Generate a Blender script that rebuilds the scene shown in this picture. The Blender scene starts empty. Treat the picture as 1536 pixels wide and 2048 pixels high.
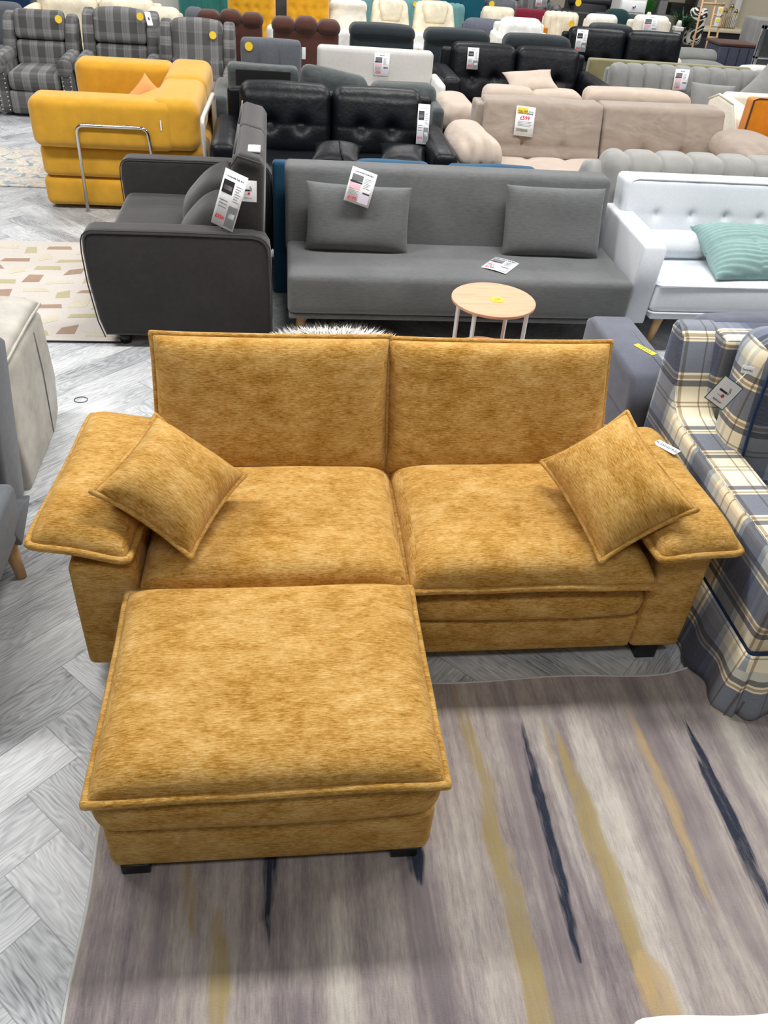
import bpy, math, random
import numpy as np
from mathutils import Matrix, Vector, Euler
S = bpy.context.scene
COL = S.collection
PI = math.pi
random.seed(7)

# ------------------------------------------------------------ camera
cd = bpy.data.cameras.new('camera'); cam = bpy.data.objects.new('camera', cd); COL.objects.link(cam)
S.camera = cam
Rv = Vector((0.99230183, -0.10327166, 0.06835232)); Dv = Vector((-0.01018802, -0.61812924, -0.78601046)); Fv = Vector((0.12342317, 0.77926325, -0.61442291))
m = Matrix.Identity(4)
for i in range(3):
    m[i][0] = Rv[i]; m[i][1] = -Dv[i]; m[i][2] = -Fv[i]
m[2][3] = 2.0
cam.matrix_world = m
cd.sensor_fit = 'VERTICAL'; cd.sensor_height = 36.0; cd.lens = 36.0 * 1608.0 / 2048.0
cd.clip_start = 0.05; cd.clip_end = 100

# ------------------------------------------------------------ light
S.view_settings.view_transform = 'Standard'; S.view_settings.look = 'None'
S.view_settings.gamma = 1.0; S.view_settings.use_curve_mapping = False
S.view_settings.exposure = 0.0
w = bpy.data.worlds.new('world'); S.world = w; w.use_nodes = True
w.node_tree.nodes['Background'].inputs[0].default_value = (0.93, 0.97, 1.0, 1)
w.node_tree.nodes['Background'].inputs[1].default_value = 0.11

def area(x, y, z, sx, sy, power, rot=(0, 0, 0), col=(1, 0.98, 0.95)):
    l = bpy.data.lights.new('ceiling_light', 'AREA'); l.shape = 'RECTANGLE'; l.size = sx; l.size_y = sy
    l.energy = power; l.color = col
    o = bpy.data.objects.new('ceiling_light', l); COL.objects.link(o); o.location = (x, y, z); o.rotation_euler = rot
    return o
for ly, p in ((3.35, 158), (7.2, 100), (11.0, 112)):
    for lx in (-2.6, 1.4, 5.4):
        area(lx, ly, 4.2, 2.6, 0.5, p)
area(0.2, -0.6, 4.3, 3.0, 0.6, 58)

# ------------------------------------------------------------ node material tools
class NT:
    def __init__(s, name):
        s.m = bpy.data.materials.new(name); s.m.use_nodes = True
        s.t = s.m.node_tree; s.b = s.t.nodes['Principled BSDF']; s.l = s.t.links
    def n(s, typ, **kw):
        nd = s.t.nodes.new(typ)
        for k, v in kw.items(): setattr(nd, k, v)
        return nd
    def put(s, sock, v):
        if hasattr(v, 'links') or isinstance(v, bpy.types.NodeSocket): s.l.new(v, sock)
        else: sock.default_value = v
    def math(s, op, a, b=0.0, c=None, clamp=False):
        nd = s.n('ShaderNodeMath', operation=op, use_clamp=clamp)
        s.put(nd.inputs[0], a); s.put(nd.inputs[1], b)
        if c is not None: s.put(nd.inputs[2], c)
        return nd.outputs[0]
    def uv(s): return s.n('ShaderNodeTexCoord').outputs['UV']
    def obj(s): return s.n('ShaderNodeTexCoord').outputs['Object']
    def scale(s, v, sc, loc=(0, 0, 0)):
        nd = s.n('ShaderNodeMapping'); s.put(nd.inputs['Vector'], v)
        nd.inputs['Scale'].default_value = sc; nd.inputs['Location'].default_value = loc
        return nd.outputs[0]
    def noise(s, v, sc=5.0, det=3.0, rough=0.5, dist=0.0):
        nd = s.n('ShaderNodeTexNoise'); s.put(nd.inputs['Vector'], v)
        nd.inputs['Scale'].default_value = sc; nd.inputs['Detail'].default_value = det
        nd.inputs['Roughness'].default_value = rough; nd.inputs['Distortion'].default_value = dist
        return nd.outputs[0]
    def mix(s, f, a, b, blend='MIX'):
        nd = s.n('ShaderNodeMix', data_type='RGBA', blend_type=blend)
        s.put(nd.inputs[0], f)
        for i, v in ((6, a), (7, b)):
            if isinstance(v, (tuple, list)): v = tuple(v)[:3] + (1,)
            s.put(nd.inputs[i], v)
        return nd.outputs[2]
    def ramp(s, f, stops, interp='LINEAR'):
        nd = s.n('ShaderNodeValToRGB'); s.put(nd.inputs[0], f); r = nd.color_ramp; r.interpolation = interp
        while len(r.elements) < len(stops): r.elements.new(0.5)
        for e, (p, c) in zip(r.elements, stops):
            e.position = p; e.color = tuple(c)[:3] + (1,)
        return nd.outputs[0]
    def bump(s, h, strength=0.3, dist=0.005):
        nd = s.n('ShaderNodeBump'); nd.inputs['Strength'].default_value = strength; nd.inputs['Distance'].default_value = dist
        s.put(nd.inputs['Height'], h); s.l.new(nd.outputs[0], s.b.inputs['Normal'])
    def fin(s, col=None, rough=0.8, metal=0.0, sheen=0.0, spec=0.5):
        if col is not None:
            if isinstance(col, (tuple, list)): col = tuple(col)[:3] + (1,)
            s.put(s.b.inputs['Base Color'], col)
        s.put(s.b.inputs['Roughness'], rough); s.b.inputs['Metallic'].default_value = metal
        s.b.inputs['Sheen Weight'].default_value = sheen; s.b.inputs['Specular IOR Level'].default_value = spec
        return s.m

def srgb(r, g, b):
    f = lambda c: (c / 255 / 12.92) if c <= 10 else ((c / 255 + 0.055) / 1.055) ** 2.4
    return (f(r), f(g), f(b))

def fabric(name, rgb, var=0.18, rough=0.9, sheen=0.15, stretch=(1, 1, 1), sc=40.0, bump=0.25, blot=4.0, weave=True, crease=0.0):
    t = NT(name); c = srgb(*rgb); uv = t.uv()
    n1 = t.noise(t.scale(uv, stretch), sc, 4, 0.65); n2 = t.noise(uv, blot, 2, 0.5)
    f = t.math('ADD', t.math('MULTIPLY', n1, 0.6), t.math('MULTIPLY', n2, 0.4))
    lo = tuple(x * (1 - var * 1.6) for x in c); hi = tuple(min(1, x * (1 + var * 1.6)) for x in c)
    col = t.ramp(f, [(0.3, lo), (0.7, hi)])
    if crease:
        cn = t.noise(t.scale(t.obj(), (2.6, 3.0, 4.5)), 1.0, 3, 0.5, 0.5)
        t.bump(t.math('ADD', cn, t.math('MULTIPLY', t.noise(uv, sc * 4, 2, 0.7), 0.01)), crease, 0.06)
    elif bump: t.bump(t.noise(t.scale(uv, stretch), sc * 6, 2, 0.7), bump, 0.002)
    return t.fin(col, rough, 0, sheen, 0.25)

def leather(name, rgb, rough=0.42, bump=0.25, spec=0.5):
    t = NT(name); c = srgb(*rgb); o = t.obj()
    n = t.noise(o, 9, 4, 0.6); col = t.ramp(n, [(0.3, tuple(x * 0.8 for x in c)), (0.7, tuple(x * 1.2 for x in c))])
    t.bump(t.math('ADD', t.noise(o, 14, 3, 0.6), t.math('MULTIPLY', t.noise(o, 160, 2, 0.5), 0.12)), bump, 0.02)
    return t.fin(col, rough, 0, 0, spec)

def plain(name, rgb, rough=0.5, metal=0.0, spec=0.5):
    t = NT(name); c = srgb(*rgb)
    n = t.noise(t.obj(), 30, 2, 0.5)
    return t.fin(t.ramp(n, [(0.3, tuple(x * 0.94 for x in c)), (0.7, c)]), rough, metal, 0, spec)

def wood(name, rgb, axis=0, rough=0.5):
    t = NT(name); c = srgb(*rgb); o = t.obj()
    sc = [18, 18, 18]; sc[axis] = 1.6
    n = t.noise(t.scale(o, tuple(sc)), 3.0, 4, 0.6, 0.6)
    return t.fin(t.ramp(n, [(0.25, tuple(x * 0.72 for x in c)), (0.5, c), (0.75, tuple(min(1, x * 1.12) for x in c))]), rough)

def chenille():
    t = NT('mustard_chenille'); uv = t.uv()
    wn = t.n('ShaderNodeTexNoise'); t.l.new(uv, wn.inputs['Vector']); wn.inputs['Scale'].default_value = 9.0; wn.inputs['Detail'].default_value = 2
    wv = t.n('ShaderNodeVectorMath', operation='MULTIPLY_ADD'); t.l.new(wn.outputs['Color'], wv.inputs[0]); wv.inputs[1].default_value = (0.005, 0.005, 0); t.l.new(uv, wv.inputs[2]); uvw = wv.outputs[0]
    streak = t.noise(t.scale(uvw, (48, 280, 1)), 1.0, 4, 0.75, 0.1)
    mid = t.noise(t.scale(uvw, (12, 27, 1)), 1.0, 6, 0.72, 0.1)
    blot = t.noise(uv, 4.5, 3, 0.55)
    f = t.math('ADD', t.math('ADD', t.math('MULTIPLY', streak, 0.62), t.math('MULTIPLY', mid, 0.42)), t.math('MULTIPLY', blot, 0.24))
    col = t.ramp(f, [(0.46, srgb(126, 84, 18)), (0.56, srgb(164, 118, 44)), (0.65, srgb(194, 150, 78)), (0.82, srgb(226, 192, 130))])
    t.bump(streak, 0.5, 0.004)
    t.fin(col, 0.9, 0, 0.15, 0.15)
    t.b.inputs['Sheen Tint'].default_value = (1, 0.85, 0.55, 1)
    return t.m

def plaid_blue():
    t = NT('blue_cream_plaid'); sep = t.n('ShaderNodeSeparateXYZ'); t.l.new(t.uv(), sep.inputs[0])
    cream, navy, dk, tan, grey, slate = srgb(250, 243, 222), srgb(10, 56, 108), srgb(30, 40, 66), srgb(164, 142, 106), srgb(204, 210, 212), srgb(124, 146, 176)
    fu = t.math('FRACT', t.math('DIVIDE', t.math('ADD', sep.outputs[0], 3.13), 0.38))
    fv = t.math('FRACT', t.math('DIVIDE', t.math('ADD', sep.outputs[1], 3.30), 0.35))
    A = t.ramp(fu, [(0.0, cream), (0.10, tan), (0.115, cream), (0.2, tan), (0.215, cream), (0.30, grey), (0.34, cream), (0.38, grey), (0.48, slate), (0.54, navy), (0.82, slate), (0.87, cream), (0.9, tan), (0.93, cream)], 'CONSTANT')
    B = t.ramp(fv, [(0.0, cream), (0.14, tan), (0.155, cream), (0.19, tan), (0.205, cream), (0.34, dk), (0.40, cream), (0.415, tan), (0.45, cream), (0.475, navy), (0.77, cream), (0.79, tan), (0.82, cream), (0.84, dk), (0.90, grey)], 'CONSTANT')
    col = t.mix(0.52, A, B)
    dark = t.mix(1.0, A, B, 'MULTIPLY')
    col = t.mix(0.72, col, dark)
    th = t.noise(t.scale(t.uv(), (40, 500, 1)), 1.0, 2, 0.6)
    col = t.mix(t.math('MULTIPLY', th, 0.16), col, (1, 1, 1))
    t.bump(t.noise(t.uv(), 500, 1, 0.5), 0.15, 0.001)
    return t.fin(col, 0.9, 0, 0.1, 0.2)

def plaid_grey():
    t = NT('charcoal_grey_plaid'); sep = t.n('ShaderNodeSeparateXYZ'); t.l.new(t.uv(), sep.inputs[0])
    fu = t.math('FRACT', t.math('DIVIDE', t.math('ADD', sep.outputs[0], 3.04), 0.145))
    fv = t.math('FRACT', t.math('DIVIDE', t.math('ADD', sep.outputs[1], 3.0), 0.23))
    g = lambda v: srgb(v, v, v + 1)
    A = t.ramp(fu, [(0, g(66)), (0.5, g(124)), (0.62, g(98)), (0.66, g(122)), (0.76, g(98)), (0.80, g(126))], 'CONSTANT')
    B = t.ramp(fv, [(0, g(60)), (0.4, g(104)), (0.5, g(80)), (0.52, g(104)), (0.85, g(118))], 'CONSTANT')
    col = t.mix(0.38, A, B)
    th = t.noise(t.scale(t.uv(), (300, 60, 1)), 1.0, 2, 0.6)
    col = t.mix(t.math('MULTIPLY', th, 0.12), col, (0.5, 0.5, 0.5))
    return t.fin(col, 0.92, 0, 0.1, 0.2)

def floor_mat():
    t = NT('grey_wood_herringbone'); uv = t.uv()
    at = t.n('ShaderNodeAttribute'); at.attribute_name = 'plank'
    sp = t.n('ShaderNodeSeparateColor'); t.l.new(at.outputs['Color'], sp.inputs[0])
    off = t.n('ShaderNodeCombineXYZ'); t.l.new(t.math('MULTIPLY', sp.outputs[0], 37.0), off.inputs[0]); t.l.new(t.math('MULTIPLY', sp.outputs[1], 29.0), off.inputs[1])
    add = t.n('ShaderNodeVectorMath', operation='ADD'); t.l.new(uv, add.inputs[0]); t.l.new(off.outputs[0], add.inputs[1]); v = add.outputs[0]
    warp = t.noise(t.scale(v, (2.2, 8, 1)), 1.0, 3, 0.5)
    wv = t.n('ShaderNodeTexWave', wave_type='BANDS', bands_direction='Y', wave_profile='SIN')
    wa = t.n('ShaderNodeVectorMath', operation='ADD'); t.l.new(t.scale(v, (0.5, 9, 1)), wa.inputs[0])
    wc = t.n('ShaderNodeCombineXYZ'); t.l.new(t.math('MULTIPLY', warp, 3.4), wc.inputs[1]); t.l.new(wc.outputs[0], wa.inputs[1])
    t.l.new(wa.outputs[0], wv.inputs['Vector']); wv.inputs['Scale'].default_value = 1.7; wv.inputs['Distortion'].default_value = 1.4; wv.inputs['Detail'].default_value = 3
    fine = t.noise(t.scale(v, (7, 150, 1)), 1.0, 4, 0.7, 0.3)
    blot = t.noise(t.scale(v, (2.5, 9, 1)), 1.0, 3, 0.5)
    f = t.math('ADD', t.math('ADD', t.math('MULTIPLY', wv.outputs[1], 0.10), t.math('MULTIPLY', fine, 0.54)), t.math('MULTIPLY', blot, 0.36))
    f = t.math('ADD', f, t.math('MULTIPLY', t.math('SUBTRACT', sp.outputs[2], 0.5), 0.12))
    col = t.ramp(f, [(0.30, srgb(104, 107, 112)), (0.41, srgb(156, 159, 163)), (0.53, srgb(186, 189, 192)), (0.68, srgb(214, 216, 218))])
    seam = t.math('SUBTRACT', 1.0, at.outputs['Alpha'])
    col = t.mix(t.math('MULTIPLY', seam, 0.55), col, srgb(90, 92, 95))
    t.bump(fine, 0.08, 0.002)
    return t.fin(col, t.math('ADD', t.math('MULTIPLY', fine, 0.25), 0.33), 0, 0, 0.45)

def rug_paint():
    t = NT('brushed_stripe_rug'); o = t.obj(); sep = t.n('ShaderNodeSeparateXYZ'); t.l.new(o, sep.inputs[0])
    X, Y = sep.outputs[0], sep.outputs[1]
    st = t.noise(t.scale(o, (26, 1.2, 1)), 1.0, 4, 0.6, 0.2)
    st2 = t.noise(t.scale(o, (5, 0.7, 1), (3, 1, 0)), 1.0, 3, 0.5, 0.3)
    fi = t.noise(t.scale(o, (150, 22, 1)), 1.0, 3, 0.65)
    f = t.math('ADD', t.math('ADD', t.math('MULTIPLY', st, 0.34), t.math('MULTIPLY', st2, 0.34)), t.math('ADD', t.math('MULTIPLY', fi, 0.2), t.math('MULTIPLY', t.noise(o, 6.0, 4, 0.62), 0.16)))
    col = t.ramp(f, [(0.38, srgb(108, 100, 104)), (0.48, srgb(140, 131, 131)), (0.56, srgb(166, 157, 152)), (0.68, srgb(192, 185, 176))])
    wob = t.noise(t.scale(o, (2, 5, 1)), 1.0, 3, 0.6); edge = t.noise(t.scale(o, (60, 3, 1)), 1.0, 3, 0.6)
    blo = t.noise(o, 7.0, 4, 0.6)
    def stroke(col, c, x0, x1, y0, y1, hw, peak=0.5, soft=0.02, amt=0.95):
        # tapered brush stroke running from (x0,y0) to (x1,y1)
        u = t.math('DIVIDE', t.math('SUBTRACT', Y, y0), (y1 - y0))
        xc = t.math('ADD', t.math('MULTIPLY', u, x1 - x0), x0)
        dx = t.math('ABSOLUTE', t.math('ADD', t.math('SUBTRACT', X, xc), t.math('MULTIPLY', t.math('SUBTRACT', wob, 0.5), 0.05)))
        pk = t.math('POWER', t.math('MAXIMUM', u, 0.0), math.log(0.5) / math.log(peak))
        wd = t.math('MULTIPLY', t.math('MULTIPLY', pk, t.math('SUBTRACT', 1.0, pk)), 4 * hw, )
        wd = t.math('MULTIPLY', t.math('POWER', t.math('MAXIMUM', wd, 0.0), 0.6), hw ** 0.4)
        d = t.math('ADD', t.math('SUBTRACT', wd, dx), t.math('MULTIPLY', t.math('SUBTRACT', edge, 0.5), 0.05))
        mk = t.math('DIVIDE', d, soft, clamp=True)
        inside = t.math('MULTIPLY', t.math('GREATER_THAN', u, 0.0), t.math('LESS_THAN', u, 1.0))
        mk = t.math('MULTIPLY', t.math('MULTIPLY', mk, inside), t.math('ADD', t.math('MULTIPLY', t.math('ADD', fi, t.math('SUBTRACT', t.math('ADD', edge, blo), 1.0)), 0.7), amt - 0.38), clamp=True)
        return t.mix(mk, col, c)
    gold, navy, mauve, light, peach = srgb(158, 140, 92), srgb(40, 46, 62), srgb(108, 99, 105), srgb(208, 202, 192), srgb(178, 154, 114)
    for a in ((mauve, 0.68, 0.66, 0.5, 1.7, 0.055), (mauve, 1.14, 1.10, 0.6, 1.75, 0.075), (mauve, 0.34, 0.32, 0.45, 1.35, 0.06),
              (light, 0.90, 0.88, 0.5, 1.62, 0.07), (light, 1.36, 1.40, 0.9, 1.66, 0.06), (light, 0.765, 0.76, 0.9, 1.5, 0.035),
              (mauve, -0.325, -0.31, 0.5, 1.15, 0.035), (mauve, 0.97, 0.985, 0.7, 1.45, 0.04), (light, 0.13, 0.12, 0.5, 1.0, 0.05),
              (mauve, 0.02, 0.03, 0.5, 0.8, 0.05), (light, 0.44, 0.45, 0.5, 1.3, 0.03), (mauve, 0.63, 0.62, 0.4, 0.95, 0.05),
              (mauve, 1.3, 1.32, 0.8, 1.64, 0.03)):
        col = stroke(col, *a, soft=0.04, amt=0.58)
    for a in ((gold, 0.568, 0.55, 0.35, 1.56, 0.038, 0.4), (gold, 0.845, 0.81, 0.68, 1.47, 0.040, 0.4), (gold, 0.536, 0.53, 1.3, 1.66, 0.012),
              (peach, 1.078, 1.068, 0.88, 1.54, 0.026), (gold, -0.15, -0.17, 0.66, 0.98, 0.035), (gold, -0.22, -0.26, 0.9, 1.12, 0.02),
              (peach, 0.86, 0.85, 0.6, 0.8, 0.05), (gold, 0.775, 0.775, 1.2, 1.49, 0.010)):
        col = stroke(col, *a, soft=0.018, amt=0.78)
    for a in ((navy, 0.69, 0.71, 0.78, 1.48, 0.022), (navy, 1.222, 1.236, 0.80, 1.47, 0.027), (navy, -0.05, -0.045, 0.86, 1.3, 0.02),
              (navy, 0.335, 0.33, 0.99, 1.25, 0.03)):
        col = stroke(col, *a, soft=0.012, amt=1.0)
    t.bump(t.math('ADD', t.noise(o, 300, 2, 0.6), fi), 0.5, 0.004)
    return t.fin(col, 0.95, 0, 0.25, 0.1)

def rug_floral():
    t = NT('faded_medallion_rug'); o = t.obj()
    a = t.noise(o, 7, 4, 0.6, 1.6); b = t.noise(t.scale(o, (1, 1, 1), (9, 2, 0)), 9, 3, 0.6, 1.2)
    col = t.ramp(a, [(0.40, srgb(128, 148, 164)), (0.47, srgb(196, 196, 192)), (0.55, srgb(216, 208, 190)), (0.62, srgb(188, 176, 166))], 'LINEAR')
    col = t.mix(t.ramp(b, [(0.5, (0, 0, 0)), (0.62, (1, 1, 1))]), col, srgb(190, 184, 178))
    return t.fin(col, 0.95, 0, 0.2, 0.1)

MAT = {}
def M(k):
    if k in MAT: return MAT[k]
    D = {
        'mustard': chenille, 'plaid': plaid_blue, 'gplaid': plaid_grey, 'floor': floor_mat, 'rugpaint': rug_paint, 'rugfloral': rug_floral,
        'grey': lambda: fabric('grey_linen_weave', (98, 100, 101), 0.16, stretch=(1, 5, 1), sc=26),
        'charcoal': lambda: fabric('charcoal_brushed_fabric', (46, 43, 44), 0.16, sc=30, blot=6, sheen=0.3),
        'slate': lambda: fabric('slate_chenille', (70, 76, 77), 0.28, stretch=(1, 3, 1), sc=18, blot=9, sheen=0.3),
        'slatefront': lambda: fabric('slate_sofa_fabric', (92, 96, 98), 0.12, sc=34),
        'bluegrey': lambda: fabric('blue_grey_suede', (88, 92, 106), 0.12, sc=22, blot=8, sheen=0.3),
        'white': lambda: fabric('white_linen', (212, 217, 223), 0.04, sc=60),
        'whiteboucle': lambda: fabric('cream_boucle', (226, 220, 206), 0.08, sc=50, bump=0.6),
        'whitegrey': lambda: fabric('pale_grey_fabric', (200, 198, 194), 0.05, sc=40),
        'mint': lambda: fabric('mint_corduroy', (130, 160, 158), 0.10, sc=20, sheen=0.3),
        'beige': lambda: fabric('taupe_soft_fabric', (154, 140, 128), 0.08, sc=10, sheen=0.3, crease=0.6),
        'beige2': lambda: fabric('pale_beige_velvet', (188, 172, 158), 0.07, sc=10, sheen=0.3, crease=0.4),
        'velvet': lambda: fabric('silver_grey_velvet', (122, 123, 122), 0.12, sc=8, blot=5, rough=0.6, sheen=0.4),
        'velvet2': lambda: fabric('stone_grey_velvet', (140, 139, 136), 0.10, sc=8, blot=5, rough=0.6, sheen=0.4),
        'olive': lambda: fabric('olive_velvet', (128, 122, 88), 0.12, sc=8, sheen=0.4),
        'blue': lambda: fabric('petrol_blue_velvet', (22, 74, 104), 0.10, sc=8, sheen=0.2),
        'teal': lambda: fabric('teal_velvet', (44, 112, 108), 0.14, sc=8, sheen=0.3),
        'teal2': lambda: fabric('sea_green_velvet', (96, 140, 142), 0.12, sc=8, sheen=0.3),
        'petrol': lambda: fabric('deep_petrol_fabric', (8, 82, 100), 0.1, sc=8),
        'dkteal': lambda: fabric('dark_green_velvet', (10, 46, 50), 0.12, sc=8),
        'yellow': lambda: fabric('bright_yellow_suede', (206, 154, 44), 0.08, sc=12, blot=3, sheen=0.3),
        'yellow2': lambda: fabric('yellow_velvet', (222, 164, 34), 0.12, sc=10, sheen=0.3),
        'tangerine': lambda: fabric('pale_orange_satin', (226, 160, 92), 0.12, sc=6, rough=0.5),
        'orange': lambda: fabric('burnt_orange_velvet', (206, 126, 20), 0.14, sc=9, sheen=0.3),
        'maroon': lambda: fabric('maroon_fabric', (112, 20, 44), 0.10, sc=14),
        'black': lambda: leather('black_leather', (13, 16, 22), 0.38, 0.25, 0.3),
        'black2': lambda: leather('blue_black_leather', (10, 13, 21), 0.42, 0.25, 0.3),
        'dkrecl': lambda: fabric('dark_slate_microfibre', (38, 45, 50), 0.12, sc=12, sheen=0.2),
        'brown': lambda: fabric('chocolate_brown_suede', (76, 45, 37), 0.14, sc=12, sheen=0.2),
        'midgrey': lambda: fabric('mid_grey_fabric', (92, 96, 102), 0.08, sc=40),
        'cream': lambda: leather('cream_leather', (226, 216, 192), 0.5, 0.12),
        'cream2': lambda: leather('pale_cream_leather', (222, 218, 206), 0.5, 0.12),
        'whitel': lambda: leather('white_leather', (232, 232, 228), 0.5, 0.12),
        'boxc': lambda: leather('putty_grey_leather', (172, 168, 160), 0.55, 0.1),
        'lsofa': lambda: fabric('cool_grey_fabric', (104, 108, 114), 0.10, sc=30),
        'navy': lambda: fabric('navy_fabric', (24, 52, 88), 0.1),
        'legwood': lambda: wood('pale_beech_wood', (206, 166, 118), 2),
        'ladderwood': lambda: wood('light_ladder_wood', (200, 158, 116), 2),
        'tabletop': lambda: wood('pink_beech_table_wood', (214, 160, 128), 0, 0.45),
        'blackp': lambda: plain('black_plastic', (18, 18, 20), 0.4),
        'darkwood': lambda: plain('black_wood_leg', (12, 12, 13), 0.45),
        'whitemetal': lambda: plain('white_painted_metal', (226, 228, 230), 0.35),
        'chrome': lambda: plain('polished_chrome', (210, 210, 212), 0.12, 1.0),
        'cmetal': lambda: plain('satin_white_tube', (212, 208, 200), 0.35, 0.2),
        'paper': lambda: plain('white_card', (242, 244, 248), 0.5),
        'sheet': lambda: fabric('white_cotton_sheet', (246, 246, 246), 0.02, sc=20),
        'label': lambda: plain('yellow_label', (250, 236, 40), 0.5),
        'star': lambda: plain('golden_yellow_sticker', (246, 208, 50), 0.5),
        'ink': lambda: plain('dark_ink', (40, 44, 60), 0.6),
        'red': lambda: plain('red_print', (214, 40, 64), 0.6),
        'pink': lambda: plain('pink_print', (236, 190, 200), 0.6),
        'greyprint': lambda: plain('grey_print', (120, 122, 126), 0.6),
        'ltprint': lambda: plain('lilac_grey_print', (196, 190, 204), 0.6),
        'green': lambda: plain('green_border', (24, 84, 62), 0.5),
        'leaf': lambda: plain('palm_green', (34, 84, 40), 0.6),
        'grass': lambda: plain('bright_grass_green', (40, 120, 30), 0.6),
        'fur': lambda: plain('white_fur', (232, 230, 226), 0.9),
        'wallc': lambda: plain('cream_wall_paint', (206, 196, 172), 0.8),
        'wallw': lambda: plain('white_wall_paint', (214, 214, 210), 0.8),
        'gold': lambda: plain('brass_metal', (176, 152, 92), 0.3, 0.8),
        'bin': lambda: plain('slate_plastic', (76, 82, 100), 0.5),
        'dark': lambda: plain('dark_furniture', (46, 46, 50), 0.5),
        'rope': lambda: plain('cotton_string', (226, 216, 186), 0.9),
        'mirror': lambda: plain('dark_mirror_glass', (70, 74, 72), 0.15, 0.3),
        'rugbase': lambda: fabric('oatmeal_rug', (200, 193, 186), 0.05, sc=60, bump=0.4),
        'rugbrown': lambda: fabric('rust_rug_shape', (158, 132, 114), 0.10, sc=60, bump=0.4),
        'rugolive': lambda: fabric('olive_rug_shape', (176, 168, 134), 0.10, sc=60, bump=0.4),
        'rugsand': lambda: fabric('sand_rug_shape', (198, 190, 172), 0.10, sc=60, bump=0.4),
        'binding': lambda: plain('pale_rug_binding', (196, 200, 196), 0.9),
        'clear': lambda: plain('crumpled_silver_wrap', (188, 194, 202), 0.2, 0.35),
        'underblack': lambda: plain('black_lining', (14, 14, 16), 0.9),
    }
    MAT[k] = D[k](); return MAT[k]

# ------------------------------------------------------------ geometry tools
def wav(P, f, seed):
    rs = np.random.RandomState(seed); o = np.zeros(len(P))
    for k in range(7):
        d = rs.normal(size=3); d /= np.linalg.norm(d); o += np.sin(P @ d * f * (0.6 + 0.25 * k) * 2 + rs.rand() * 6.28) / (1 + 0.35 * k)
    return o / 3.2

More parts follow.
